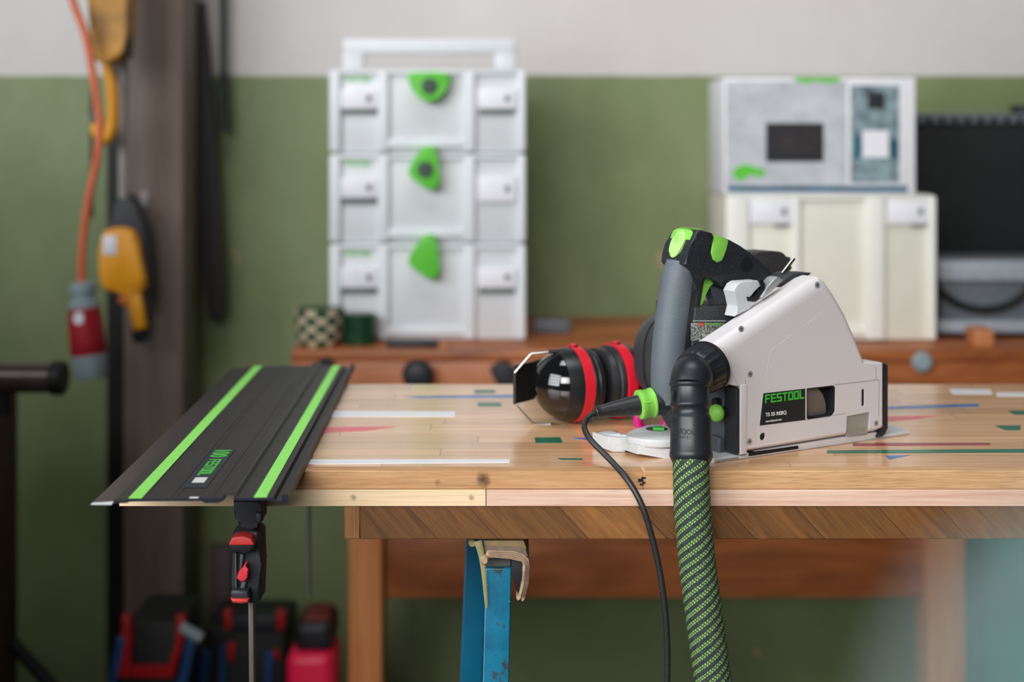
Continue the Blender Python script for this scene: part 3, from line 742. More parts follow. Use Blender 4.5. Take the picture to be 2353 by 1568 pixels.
inlay([(1280, 1053), (1338, 1054), (1338, 1057), (1290, 1057)], rg)
inlay([(1900, 1035), (2353, 1032), (2420, 1032), (2420, 1040), (1900, 1042)], rg)
inlay([(1960, 1019), (2275, 1018), (2275, 1023), (1960, 1025)], plain('dark_red_resin', (136, 50, 62), 0.3, 0, 0.15))
inlay([(2034, 1048), (2092, 1046), (2060, 1052), (2044, 1056)], rb)
inlay([(2040, 934), (2250, 928), (2250, 934), (2040, 940)], rb)
inlay([(2040, 957), (2160, 955), (2110, 962), (2040, 968)], rp)
inlay([(2180, 894), (2275, 895), (2280, 906), (2190, 906)], rw)
inlay([(2290, 902), (2400, 902), (2400, 911), (2290, 911)], rw)
inlay([(2315, 944), (2400, 943), (2400, 953), (2330, 953)], rg)
inlay([(2285, 978), (2345, 978), (2345, 989), (2310, 989)], rg)
inlay([(1868, 920), (1876, 920), (1876, 922), (1868, 922)], rg)

lp = thing('lower_panel', 'brown panel of diagonal boards lying under the laminated panel', 'panel', (0, 0, 0))
lx0 = X(790); lx1 = X(826)
obj('diagonal_boards', box(lx1+0.0003, TX1-0.05, TF+0.002, 1.90, TT-0.0695, TT-0.0353, 0.0008, 1), M['diag'], lp)
obj('end_block', box(lx0, lx1, TF+0.002, 1.90, TT-0.0695, TT-0.0353, 0.0008, 1), M['endblock'], lp)

# trestle
TZ = TT-0.0695
def trestle(x, label):
    t = thing('steel_trestle', label, 'trestle', (x, 1.66, 0))
    D0 = 1.455
    w_ = X(1175, D0)-X(1115, D0)
    bz = P(0, 1306, D0).z
    # leg facing the camera, leaning slightly, and the two behind
    bm = prism([(x-w_/2, D0, bz), (x+w_/2, D0, bz), (x+w_/2-0.018, D0-0.01, 0), (x-w_/2-0.020, D0-0.01, 0)], (0, 0.032, 0), 0.002)
    obj('leg', bm, M['blueworn'], t)
    x2 = x-0.026
    bm = prism([(x2-w_/2, D0+0.26, bz+0.018), (x2+w_/2, D0+0.26, bz+0.018), (x2+w_/2-0.036, D0+0.30, 0), (x2-w_/2-0.036, D0+0.30, 0)], (0, 0.032, 0), 0.002)
    obj('leg', bm, M['blue'], t)
    obj('top_bar', box(x-w_/2, x+w_/2, D0+0.001, D0+0.40, bz, TZ-0.018, 0.003), M['padgrey'], t)
    return t, w_
xt = X(1145, 1.455)
tr, w_ = trestle(xt, 'worn blue steel trestle under the panels with card wrapped over its top')
tr2, _ = trestle(1.05, 'blue steel trestle carrying the far right end of the panels')
# folded card wrapped over the trestle
D0 = 1.446
cw = thing('card_padding', 'layered brown card and tape folded over the trestle top, hanging down its right side', 'padding', (xt, 1.5, TZ-0.03))
kd = plain('dark_kraft', (112, 94, 80), 0.75, 0, 0.25, 90); kl = plain('pale_kraft', (176, 146, 116), 0.75, 0, 0.2, 90)
kt = plain('brown_tape', (128, 108, 70), 0.6, 0, 0.2, 40)
def cpr(name, pts, m, dd=0.0, bev=0.0005): return obj(name, prism([P(x_, y_, D0+dd) for x_, y_ in pts], (0, 0.30, 0), bev), m, cw)
cpr('tape_layer', ((1110, 1243), (1203, 1243), (1211, 1263), (1205, 1262), (1112, 1256)), kt)
cpr('card_layer', ((1112, 1256), (1190, 1257), (1208, 1263), (1215, 1282), (1202, 1274), (1182, 1268), (1120, 1266), (1112, 1270)), kd, -0.001)
cpr('card_layer', ((1120, 1266), (1182, 1268), (1202, 1274), (1215, 1286), (1217, 1302), (1214, 1342), (1206, 1378), (1201, 1384), (1198, 1380), (1204, 1345), (1208, 1304), (1198, 1290), (1172, 1284), (1122, 1283), (1115, 1276)), kl, -0.003)
cpr('card_layer', ((1207, 1302), (1203, 1345), (1197, 1376), (1190, 1382), (1186, 1375), (1193, 1366), (1200, 1330), (1202, 1301), (1200, 1297)), M['kraft'], -0.002)
for k_ in range(4):
    o_ = k_*4.2
    pth = smooth_line([P(x_, y_, D0-0.0036) for x_, y_ in ((1122, 1269+o_), (1180, 1271+o_), (1199-o_*0.15, 1278+o_), (1212-o_*0.45, 1291+o_*0.6), (1214-o_*0.5, 1310), (1211-o_*0.5, 1345), (1204-o_*0.4, 1374))], 4)
    obj('card_edge', sweep(pth, 0.00032, 6), kd, cw)
cpr('felt_lining', ((1175, 1284), (1200, 1294), (1201, 1310), (1198, 1345), (1191, 1368), (1182, 1345), (1176, 1320)), M['black_flat'], 0.004)
tp = smooth_line([P(x_, y_, D0-0.004) for x_, y_ in ((1098, 1244), (1106, 1275), (1112, 1320), (1117, 1385), (1118, 1398))], 4)
obj('tape_strip', sweep(tp, [0.0040*(1-0.8*i/(len(tp)-1)) for i in range(len(tp))], 8, None, True, None, 0.3), M['tape'], cw)
obj('tape_curl', lathe(P(1113, 1290, D0-0.010), (0, 1, 0), [(0, 0.003), (0.002, 0.0042), (0.012, 0.0042)]), kl, cw)
obj('tape_curl', lathe(P(1086, 1250, D0+0.01), (0, 1, 0), [(0, 0.003), (0.002, 0.0045), (0.012, 0.0045)]), M['tape'], cw)

# ------------------------------------------------------------------ guide rail
# frame: u along the rail (away from the camera), v across
RA = P(210, 1155, 1.302); RA.z = TT+0.0005
RL = 0.775; ra = math.radians(1.87)
ru = Vector((-math.sin(ra), math.cos(ra), 0)); rv = Vector((math.cos(ra), math.sin(ra), 0)); rz = Vector((0, 0, 1))
def RP(v, z, u=0.0): return RA+rv*v+rz*z+ru*u
rail = thing('guide_rail', 'long dark aluminium guide rail with two green strips on the left end of the panel', 'guide rail', tuple(RA), ra)
K = 0.1806/455.0
def vx(px): return (px-210)*K
T1 = 0.0048
prof = [(vx(262), 0.0012), (vx(262), T1-0.0012), (vx(290), T1), (vx(380), T1), (vx(381), T1+0.0005), (vx(470), T1+0.0005), (vx(472), T1-0.0002), (vx(476), T1-0.0002), (vx(478), T1+0.0005), (vx(508), T1+0.0006),
        (vx(512), T1+0.0044), (vx(516), T1+0.0050), (vx(537), T1+0.0050), (vx(541), T1+0.0044), (vx(545), T1+0.0006), (vx(560), T1+0.0002), (vx(618), T1+0.0002), (vx(620), T1+0.0010), (vx(628), T1+0.0010),
        (vx(632), T1-0.0032), (vx(646), T1-0.0032), (vx(648), T1+0.0024), (vx(653), T1+0.0030), (vx(662), T1+0.0030), (vx(664), 0.0006),
        (vx(628), 0.0006), (vx(622), 0.0024), (vx(546), 0.0024), (vx(538), 0.0030), (vx(536), T1+0.0022), (vx(517), T1+0.0022), (vx(514), 0.0030), (vx(505), 0.0024), (vx(500), 0.0004), (vx(470), 0.0004), (vx(462), 0.0024), (vx(300), 0.0024), (vx(292), 0.0012)]
obj('rail_profile', prism([RP(v, z) for v, z in prof], ru*RL), M['rail'], rail, 20)
obj('splinter_guard', prism([RP(vx(v), z) for v, z in ((214, 0.0006), (214, 0.0022), (262, T1-0.0014), (292, T1-0.0012), (292, 0.0008))], ru*RL), M['splinter'], rail)
obj('clear_lip', prism([RP(vx(v), z, -0.0006) for v, z in ((208, -0.0002), (214, 0.0016), (261, 0.0026), (256, -0.0006))], ru*RL), M['clear_edge'], rail)
for (a_, b_) in ((295, 326), (583, 612)):
    obj('glide_strip', prism([RP(vx(a_), T1+0.0004), RP(vx(b_), T1+0.0004), RP(vx(b_), T1+0.0010), RP(vx(a_), T1+0.0010)], ru*(RL-0.001)), M['strip_green'], rail)
# fine extruded grooves
b = None
for v in (392, 404, 486): b = prism([RP(vx(v), T1+0.0005), RP(vx(v+1.6), T1+0.0005), RP(vx(v+1.6), T1+0.0009), RP(vx(v), T1+0.0009)], ru*RL, 0, 1, b)
obj('fine_ridge', b, M['rail'], rail, 20)
b = prism([RP(v, z, -0.0004) for v, z in ((vx(290), 0.0022), (vx(290), T1-0.0004), (vx(508), T1-0.0002), (vx(514), T1+0.003), (vx(517), T1+0.003), (vx(514), 0.0028), (vx(500), 0.0004), (vx(470), 0.0004), (vx(462), 0.0024))], ru*0.0008)
b = prism([RP(v, z, -0.0004) for v, z in ((vx(537), T1+0.003), (vx(545), T1-0.0002), (vx(628), T1-0.0004), (vx(632), T1-0.0032), (vx(646), T1-0.0032), (vx(648), T1+0.002), (vx(662), T1+0.0026), (vx(663), 0.0004), (vx(628), 0.0006), (vx(622), 0.0024), (vx(546), 0.0024), (vx(537), 0.003))], ru*0.0008, 0, 1, b)
obj('cut_end', b, M['rail_end'], rail, 20)
# sticker with lettering that reads from the far end
def rpx(px, py, z=T1+0.0012):       # measured point on the rail surface
    D_ = (CAMZ-TT-z)*F/(py-HY); return Vector(((px-CX)/F*D_, D_, TT+z))
st = [rpx(419, 1122), rpx(478, 1122), rpx(555, 1034), rpx(488, 1035)]
c_ = sum(st, Vector())/4
u0 = (st[0]-RA).dot(ru); u1 = (st[2]-RA).dot(ru); v0 = (st[0]-RA).dot(rv); v1 = (st[1]-RA).dot(rv)
v0m = min(v0, (st[3]-RA).dot(rv)); v1m = v0m+0.0235
stk = obj('sticker', prism([RP(v0m, T1+0.0009, u0), RP(v1m, T1+0.0009, u0), RP(v1m, T1+0.0009, u1), RP(v0m, T1+0.0009, u1)], rz*0.0002), plain('rail_sticker', (38, 50, 58), 0.35, 0, 0.05), rail)
du = u1-u0
square_word('lettering', 'FESTOOL', M['ltgreen'], stk, RP(v0m+0.0055, T1+0.00115, u0+du*0.72), -ru, rv, du*0.42, 0.0125)
text('size_numerals', '100', M['ltgreen'], stk, RP(v0m+0.003, T1+0.00115, u0+du*0.98), -ru, rv, du*0.20, 0.018)
obj('white_mark', prism([RP(v0m+0.006, T1+0.00113, u0+du*0.12), RP(v0m+0.018, T1+0.00113, u0+du*0.12), RP(v0m+0.018, T1+0.00113, u0+du*0.24), RP(v0m+0.006, T1+0.00113, u0+du*0.24)], rz*0.0002), M['white_print'], stk)
m0 = rpx(436, 1143)
obj('rivet_mark', box(m0.x, m0.x+0.008, m0.y-0.002, m0.y+0.002, TT+T1+0.0007, TT+T1+0.0011), M['white_print'], rail)

# ------------------------------------------------------------------ clamps
def clamp_at(px, D, label, full, ytop=1156):
    root = thing('bar_clamp', label, 'clamp', tuple(P(px, 1568, D)))
    return root
cl = clamp_at(566, 1.415, 'black and red one-handed bar clamp hanging under the near end of the guide rail', True)
D = 1.395
def cp_(name, pts, dep, m, bev=0.002, dd=0.0, n=0):
    q = [P(x, y, D+dd) for x, y in pts]
    if n: q = smooth_loop(q, n)
    return obj(name, prism(q, (0, dep, 0), bev), m, cl)
cp_('clamp_jaw', ((536, 1152), (600, 1152), (601, 1172), (602, 1196), (594, 1206), (586, 1206), (586, 1220), (560, 1220), (558, 1206), (548, 1206), (544, 1190), (537, 1180)), 0.03, M['blackish'], 0.003)
cp_('swivel_screw', ((588, 1178), (602, 1180), (602, 1200), (592, 1206), (586, 1200)), 0.012, M['blackish'], 0.002, -0.004)
cp_('neck', ((556, 1205), (590, 1205), (588, 1232), (560, 1232)), 0.02, M['black_flat'], 0.003, 0.006)
cp_('clamp_body', ((533, 1226), (542, 1220), (590, 1220), (598, 1228), (600, 1300), (598, 1380), (590, 1389), (560, 1389), (536, 1384), (532, 1340), (535, 1260)), 0.034, M['black'], 0.004, 0.004)
cp_('handle_top', ((525, 1245), (532, 1236), (560, 1234), (580, 1240), (584, 1252), (584, 1268), (560, 1272), (527, 1272)), 0.03, M['blackish'], 0.004, -0.010)
cp_('grip_pad', ((526, 1250), (533, 1236), (556, 1233), (576, 1238), (583, 1250), (583, 1254), (526, 1254)), 0.026, M['redorange'], 0.004, -0.013)
cp_('handle_bottom', ((528, 1362), (534, 1356), (570, 1358), (574, 1380), (570, 1386), (530, 1382)), 0.03, M['blackish'], 0.004, -0.008)
cp_('grip_pad', ((528, 1376), (572, 1377), (570, 1386), (556, 1389), (534, 1387)), 0.026, M['redorange'], 0.004, -0.010)
cp_('release_trigger', ((561, 1298), (566, 1298), (567, 1310), (570, 1316), (568, 1330), (560, 1338), (553, 1336), (548, 1334), (544, 1330), (548, 1314), (556, 1312)), 0.014, plain('red_trigger', (214, 52, 66), 0.5), 0.0015, -0.006)
cp_('inner_rib', ((539, 1272), (543, 1272), (545, 1360), (540, 1360)), 0.02, M['darkgrey'], 0.001, -0.001)
cp_('inner_rib', ((552, 1272), (560, 1276), (555, 1310), (550, 1320)), 0.02, M['darkgrey'], 0.001, -0.001)
cp_('inner_rib', ((556, 1338), (566, 1338), (560, 1362), (549, 1362)), 0.02, M['darkgrey'], 0.001, -0.001)
b = prism([P(599.5, 1258, D+0.012), P(601.5, 1260, D+0.012), P(601.5, 1316, D+0.012), P(599.5, 1322, D+0.012)], (0, 0.02, 0), 0.0006)
obj('side_label', b, plain('orange_label', (226, 62, 40), 0.4), cl)
bz1 = P(0, 1386, D).z
q = Vector((P(568, 0, D).x, D+0.018, 0))
obj('clamp_bar', prism([(q.x-0.0025, q.y, bz1+0.02), (q.x+0.0025, q.y, bz1+0.02), (q.x+0.0045, q.y, bz1-0.22), (q.x-0.0005, q.y, bz1-0.22)], (0, 0.012, 0), 0.0006), plain('dull_steel_bar', (118, 112, 106), 0.4, 0.6), cl)
rc = thing('bar_clamp', 'thin steel clamp bar hanging below the back of the panel', 'clamp', tuple(P(709, 1372, 1.975)))
obj('clamp_bar', box(P(705, 0, 1.975).x, P(714, 0, 1.975).x, 1.97, 1.98, P(0, 1372, 1.975).z, TT-0.036, 0.0006), plain('grey_steel_bar', (112, 110, 106), 0.4, 0.5), rc)
obj('clamp_jaw', box(P(690, 0, 1.975).x, P(726, 0, 1.975).x, 1.93, 1.985, TT-0.055, TT-0.0357, 0.003), M['blackish'], rc)

# ------------------------------------------------------------------ ear defenders
ED = 1.685
em = thing('ear_defenders', 'glossy black ear defenders with red bands lying beside the saw', 'ear defenders', (P(1360, 0, ED).x, ED, TT))
axm = Vector((1, 0.45, 0)).normalized()
def muff(p, ax, gloss):
    sh = [(0, 0.0), (0.0006, 0.006), (0.0024, 0.0125), (0.0060, 0.0205), (0.0115, 0.0280), (0.0190, 0.0345), (0.028, 0.0392), (0.038, 0.0422), (0.046, 0.0435)]
    c = obj('ear_cup', lathe(p, ax, sh, 56), M['muff'] if gloss else M['muffdark'], em, 60)
    obj('shell_rim', lathe(p+ax*0.0275, ax, [(0, 0.0388), (0.0004, 0.0400), (0.0100, 0.0428), (0.018, 0.0438)], 56), M['muffdark'], c)
    obj('accent_band', lathe(p+ax*0.0450, ax, [(0, 0.0425), (0.0008, 0.0448), (0.0125, 0.0450), (0.0133, 0.0425)], 56), M['red'], c)
    obj('cushion', lathe(p+ax*0.0580, ax, [(0, 0.042), (0.002, 0.0432), (0.006, 0.0425), (0.008, 0.0395), (0.010, 0.0405), (0.016, 0.039), (0.019, 0.034), (0.0192, 0.02)], 56), M['cushion'], c)
    return p, ax, 0.865
pm = Vector((P(1228, 0, 1.665).x, 1.665, TT+0.0460))
m1 = muff(pm, axm, True)
m2 = muff(pm+axm*0.160, -axm, False)
for (p, ax, k) in (m1, m2):
    for s in (1, -1):
        q = p+ax*0.0515+Vector((0, 0, s*0.0440))
        obj('pivot', lathe(q-Vector((0, 0, s*0.002)), (0, 0, s), [(0, 0.006), (0.0032, 0.006), (0.0034, 0.0045)]), M['black_flat'], em)
        obj('pivot_cap', lathe(q+Vector((0, 0, s*0.0008)), (0, 0, s), [(0, 0.0045), (0.0024, 0.0045), (0.0028, 0.003)]) if s > 0 else lathe(q-Vector((0.008, 0, -0.0008)), (0, 0, -1), [(0, 0.003), (0.001, 0.003)]), M['red'], em)
# wire yoke on the left cup and headband
EY = 1.675
def ep(x, y, D_=EY): return P(x, y, D_)
for pts in (((1302, 807), (1260, 809)), ((1330, 984), (1265, 977))):
    obj('wire_sleeve', sweep([ep(x, y) for x, y in pts], 0.0022, 10), M['black_flat'], em)
obj('yoke_wire', sweep([ep(*q) for q in ((1262, 809), (1222, 813), (1219, 815), (1186, 853), (1183, 857))], 0.00125, 8), M['steel'], em)
obj('yoke_wire', sweep([ep(*q) for q in ((1188, 932), (1191, 937), (1222, 971), (1226, 974), (1266, 976))], 0.00125, 8), M['steel'], em)
hb = [ep(x, 0, d) for x, d in ((1182, 1.676), (1188, 1.684), (1226, 1.712), (1300, 1.79), (1400, 1.83), (1500, 1.83), (1580, 1.80))]
hb = smooth_line([Vector((p.x, p.y, TT+0.046)) for p in hb], 5)
b = bmesh.new(); V = []
for i, p in enumerate(hb):
    d = (hb[min(i+1, len(hb)-1)]-hb[max(i-1, 0)]).normalized(); nn = Vector((-d.y, d.x, 0))*0.0016
    V.append([b.verts.new(p+e_+Vector((0, 0, z_))) for e_, z_ in ((nn, 0.0225), (-nn, 0.0225), (-nn, -0.0225), (nn, -0.0225))])
for i in range(len(V)-1):
    for k in range(4): b.faces.new((V[i][k], V[i][(k+1) % 4], V[i+1][(k+1) % 4], V[i+1][k]))
b.faces.new(V[0][::-1]); b.faces.new(V[-1])
obj('headband', b, M['black_flat'], em)

# magenta frame behind the saw base
mg = []
g0 = 1.66
loop = [P(x, y, g0) for x, y in ((1470, 945), (1466, 965), (1471, 984), (1484, 988), (1512, 988), (1526, 984), (1532, 965), (1527, 945), (1515, 934), (1484, 934))]
b = bmesh.new(); lp_ = smooth_loop(loop, 4); lp_.append(lp_[0]); lp_.append(lp_[1])
single('magenta_ring', sweep(lp_, 0.0058, 14), M['magenta'], 'small magenta plastic ring standing behind the saw base plate', 'ring')

# ------------------------------------------------------------------ circular saw
TH = math.radians(31.0)
eu = Vector((math.cos(TH), math.sin(TH), 0)); et = Vector((-math.sin(TH), math.cos(TH), 0)); ez = Vector((0, 0, 1))
O = P(1712, 1044, 1.4876); O.z = TT
saw = thing('plunge_saw', 'pale grey circular plunge saw with black handle and green details standing on the panel', 'saw', tuple(O), TH)
def SL(s, t, z): return O+eu*s+et*t+ez*z
def SP(px, py, t=0.0):
    dx = (px-CX)/F; dz = -(py-HY)/F
    den = Vector((dx, 1, 0)).dot(et); D_ = (t+Vector((O.x, O.y, 0)).dot(et))/den
    return Vector((dx*D_, D_, CAMZ+dz*D_))
def sprism(name, pts, t0, t1, m, bev=0.002, n=0, par=None, seg=3, tm=None, ang=38):
    q = [SP(x, y, t0 if tm is None else tm) for x, y in pts]
    if tm is not None: q = [p+et*(t0-tm) for p in q]
    if n: q = smooth_loop(q, n)
    return obj(name, prism(q, et*(t1-t0), bev, seg), m, par or saw, ang)
def Z1(x, y): return (1480+x/3.7333, 500+y/3.7333)
def Z2(x, y): return (1620+x/3.2674, 600+y/3.2674)
def Z3(x, y): return (1320+x/4.611, 780+y/4.611)

# blade housing
Hn = [(1708, 1040), (1708, 893), (1676, 884), (1650, 842), (1646, 792), (1868, 644), (1886, 637), (1900, 648), (1920, 678), (1945, 722), (1968, 775), (1990, 833),
      (2030, 834), (2030, 985), (2012, 993), (1945, 1002)]
wts = [0.15, 0.10, 0.7, 0.9, 1, 1, 0.6, 0.45, 0.45, 0.45, 0.45, 0.15, 0.15, 0.3, 0.35, 0.35]
q = [SP(x, y, 0) for x, y in Hn]
hm = prism(q, et*0.034, 0)
hm.edges.ensure_lookup_table(); hm.verts.ensure_lookup_table()
house = obj('blade_housing', hm, M['saw'], saw, 28)
_m = house.data; _at = _m.attributes.new('bevel_weight_edge', 'FLOAT', 'EDGE'); nH = len(Hn)
for e in _m.edges:
    a_, b_ = sorted(e.vertices)
    if b_ < nH: k_ = a_ if b_ == a_+1 else b_; _at.data[e.index].value = wts[k_]
    elif a_ >= nH:
        a_ -= nH; b_ -= nH; k_ = a_ if b_ == a_+1 else b_; _at.data[e.index].value = wts[k_]*0.7
md = house.modifiers.new('b', 'BEVEL'); md.limit_method = 'WEIGHT'; md.width = 0.0150; md.segments = 8; md.use_clamp_overlap = False
bpy.context.view_layer.update()
_m2 = bpy.data.meshes.new_from_object(house.evaluated_get(bpy.context.evaluated_depsgraph_get())); house.modifiers.clear(); house.data = _m2
win = [(1853.5, 893), (1912, 886), (1917, 887), (1920, 892), (1919, 945), (1915, 953), (1908, 958), (1858, 965), (1853.5, 962)]
cut(house, prism([SP(x, y, 0)-et*0.002 for x, y in win], et*0.016, 0))
cut(house, prism([SP(x, y, 0)-et*0.002 for x, y in ((1979.5, 898), (1981.5, 894), (1985, 894), (1987, 898), (1987, 930), (1985, 934), (1981.5, 935), (1979.5, 931))], et*0.02, 0))
cut(house, lathe(SP(1753, 1004, 0)-et*0.002, et, [(0, 0.0042), (0.018, 0.0042)], 20))
cut(house, prism([SP(x, y, 0)-et*0.002 for x, y in ((1946, 957), (2000, 947), (1996, 1012), (1944, 1012))], et*0.012, 0))
for nm, (xx, yy, zz) in (('inner', (1, 1, 1)),):
    obj('inner_wall', prism([SP(x, y, 0.0125) for x, y in win], et*0.001, 0), M['black_flat'], house)
b = None
for i in range(len(win)):
    p_, q_ = SP(*win[i], 0)+et*0.0007, SP(*win[(i+1) % len(win)], 0)+et*0.0007; cc_ = sum((SP(x, y, 0)+et*0.0007 for x, y in win), Vector())/len(win)
    pi, qi = p_+(cc_-p_).normalized()*0.0022, q_+(cc_-q_).normalized()*0.0022
    b = prism([p_, q_, qi, pi], et*0.0118, 0, 1, b)
obj('window_dark_sides', b, M['black_flat'], house)  # black strips added to darken the bright cut sides of the recess
obj('hole_dark', lathe(SP(1753, 1004, 0.0022), et, [(0, 0.0041), (0.001, 0.0041)], 20), M['black_flat'], house)  # black disc stands in for the shade inside the hollow hole
obj('slot_dark', prism([SP(x, y, 0.0012) for x, y in ((1979.6, 898), (1981.5, 894.2), (1985, 894.2), (1986.9, 898), (1986.9, 930), (1985, 933.8), (1981.5, 934.8), (1979.6, 931))], et*0.001, 0), M['black_flat'], house)  # black plate stands in for the shade inside the slot
# blade, seen through the window
bc = SP(1862, 962, 0.010)
blade = obj('saw_blade', lathe(SP(1853, 946, 0.0085), et, [(0, 0.0285), (0.0016, 0.0285)], 64), M['bladesteel'], house)
b = None
for a_ in range(62, 120, 12):
    c0_ = SP(1858, 925, 0.0080); r0, r1 = 0.0155, 0.0172
    A_ = [c0_+eu*(math.cos(math.radians(x))*rr)+ez*(math.sin(math.radians(x))*rr) for x, rr in ((a_, r0), (a_+9, r0), (a_+9, r1), (a_, r1))]
    b = prism(A_, et*0.0003, 0, 1, b)
obj('yellow_arc', b, M['yellow_print'], blade)
obj('clear_guard', prism([SP(x, y, 0.001) for x, y in ((1947, 958), (1999, 948), (1997, 990), (1990, 998), (1946, 1004))], et*0.0015, 0), M['clearguard'], house)
obj('guard_bracket', prism([SP(x, y, 0.004) for x, y in ((1946, 992), (1990, 984), (1992, 1000), (1946, 1004))], et*0.003, 0), M['alloy'], house)
# label
lab = obj('name_label', prism([SP(x, y, -0.0003) for x, y in ((1754.5, 904.5), (1850.5, 893.5), (1850.5, 965.5), (1746, 978.5))], et*0.001, 0), M['label'], house)
o0 = SP(1758, 927.5, -0.0005); o1 = SP(1848, 916, -0.0005)
square_word('lettering', 'FESTOOL', M['ltgreen'], lab, o0, o1-o0, ez, (o1-o0).length, 0.0092, 0.0002)
o0 = SP(1759, 959.5, -0.0005); o1 = SP(1807, 953.5, -0.0005)
text('model_text', 'TS 55 REBQ', M['white_print'], lab, o0, o1-o0, ez, (o1-o0).length, 0.0046, 0.0002)
o0 = SP(1759, 971.5, -0.0005); o1 = SP(1796, 966.5, -0.0005)
text('web_text', 'www.festool.com', M['white_print'], lab, o0, o1-o0, ez, (o1-o0).length, 0.0024, 0.0001)
# seams and light ridge lines in the face
seam = plain('seam_grey', (120, 116, 116), 0.6)  # grey of the thin joint lines
def line3(pts, w_, m, name='seam', t=-0.0001, par=None):
    q_ = [SP(x, y, t) for x, y in pts]; b_ = None
    for i in range(len(q_)-1):
        d = (q_[i+1]-q_[i]).normalized(); nn = d.cross(et)*w_/2
        b_ = prism([q_[i]-nn, q_[i+1]-nn, q_[i+1]+nn, q_[i]+nn], et*0.0005, 0, 1, b_)
    return obj(name, b_, m, par or house)
line3([Z2(975, 930), Z2(1300, 893), Z2(1308, 905), Z2(1305, 1170)], 0.0006, seam)
line3([Z2(1283, 795), Z2(1283, 888)], 0.0005, seam)
line3([Z2(305, 890), Z2(303, 1440)], 0.0005, seam)
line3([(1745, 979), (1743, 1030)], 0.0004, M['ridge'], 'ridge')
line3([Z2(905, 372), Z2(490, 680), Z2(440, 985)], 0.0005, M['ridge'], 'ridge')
line3([(1850, 966), (1945, 950)], 0.0004, seam)
def screw(px, py, t=0.0, r=0.0034, par=None):
    p = SP(px, py, t)
    s_ = obj('screw', lathe(p-et*0.0003, et, [(0, r*0.55), (0.00005, r), (0.001, r)], 20), M['alloy'], par or house)
    obj('screw_socket', lathe(p-et*0.0005, et, [(0, r*0.42), (0.0008, r*0.42)], 6), M['darkgrey'], s_)
for (x, y) in ((1723.5, 860), (1722, 1015), (1878, 655), (2013, 973)): screw(x, y)
screw(1703, 756, 0.002, 0.0032)
# right end black bumper
sprism('rear_bumper', ((2030, 835), (2037, 836), (2041, 842), (2041, 985), (2034, 998), (2028, 1004), (2015, 1006), (2026, 990), (2030, 980)), 0.001, 0.040, M['black'], 0.001)
# skirt under the housing
sprism('lower_skirt', ((1712, 1042), (1945, 1004), (2016, 994), (2012, 1004), (1940, 1014), (1716, 1048)), 0.004, 0.036, M['saw'], 0.001)
sprism('slot_strip', ((1722, 1041), (1835, 1025), (1835, 1032), (1722, 1049)), 0.0025, 0.01, M['black_flat'], 0.0005)
# base plate
def base_poly(pts, z0, z1, name, m, bev=0.001, par=None, n=0):
    q_ = [SL(s, t, z0) for s, t in pts]
    if n: q_ = smooth_loop(q_, n)
    return obj(name, prism(q_, ez*(z1-z0), bev), m, par or saw)
# plan outline of the cast base plate
plate = [(-0.036, 0.004), (0.245, 0.004), (0.250, 0.02), (0.250, 0.15), (-0.02, 0.155), (-0.070, 0.120), (-0.080, 0.100), (-0.074, 0.080), (-0.050, 0.056), (-0.042, 0.03), (-0.038, 0.018)]
base = base_poly(plate, 0.0, 0.0042, 'base_plate', M['cast'], 0.0012)
def fprism(name, pts, D_, dep, m, bev=0.0012, par=None):
    return obj(name, prism([P(x, y, D_) for x, y in pts], et*dep, bev), m, par or saw)
fprism('casting_arm', [(1397, 1004), (1472, 1009), (1480, 1016), (1480, 1032), (1466, 1030), (1440, 1026), (1438, 1040), (1409, 1040), (1397, 1034)], 1.522, 0.030, M['cast'], 0.0012, base)
fprism('casting_toe', [(1466, 1021), (1482, 1027), (1548, 1031), (1548, 1055), (1530, 1055), (1467, 1045)], 1.4945, 0.036, M['cast'], 0.0012, base)
fprism('casting_rib', [(1398, 1001), (1425, 997), (1436, 1002), (1472, 1006), (1472, 1014), (1398, 1012)], 1.530, 0.020, M['cast'], 0.0010, base)
def hplan(name, pts, z1, z0, m, bev, n=0, par=None):
    q_ = []
    for px, py in pts:
        D_ = (CAMZ-TT-z1)*F/(py-HY); q_.append(Vector(((px-CX)/F*D_, D_, TT+z1)))
    if n: q_ = smooth_loop(q_, n)
    return obj(name, prism(q_, ez*(z0-z1), bev), m, par or saw)
hplan('casting_hub', [(1440, 1003), (1446, 992), (1466, 985), (1488, 978), (1512, 975), (1534, 980), (1556, 990), (1560, 1008), (1520, 1012), (1480, 1010)], 0.020, 0.0115, M['cast'], 0.0022, 3, base)
hplan('casting_web', [(1474, 1008), (1540, 1016), (1570, 1026), (1570, 1000), (1485, 996)], 0.0125, 0.004, M['cast'], 0.001, 0, base)
D_ = (CAMZ-TT-0.0202)*F/(986-HY); wc_ = Vector(((1509-CX)/F*D_, D_, TT+0.0202))
obj('adjuster_well', lathe(wc_-ez*0.0003, ez, [(0, 0.0122), (0.0006, 0.0118)], 28), M['darkgrey'], base)
obj('green_adjuster', prism([wc_+Vector((x, y, 0)) for x, y in ((-0.005, -0.010), (0.007, -0.010), (0.006, 0.002), (-0.004, 0.002))], ez*0.0030, 0.0006), M['ltgreen'], base)
obj('base_foot', prism([SP(x, y, 0.003) for x, y in ((1992, 1010), (2048, 1003), (2049, 1008), (1996, 1016))], et*0.03, 0.0008), M['alloy'], base)
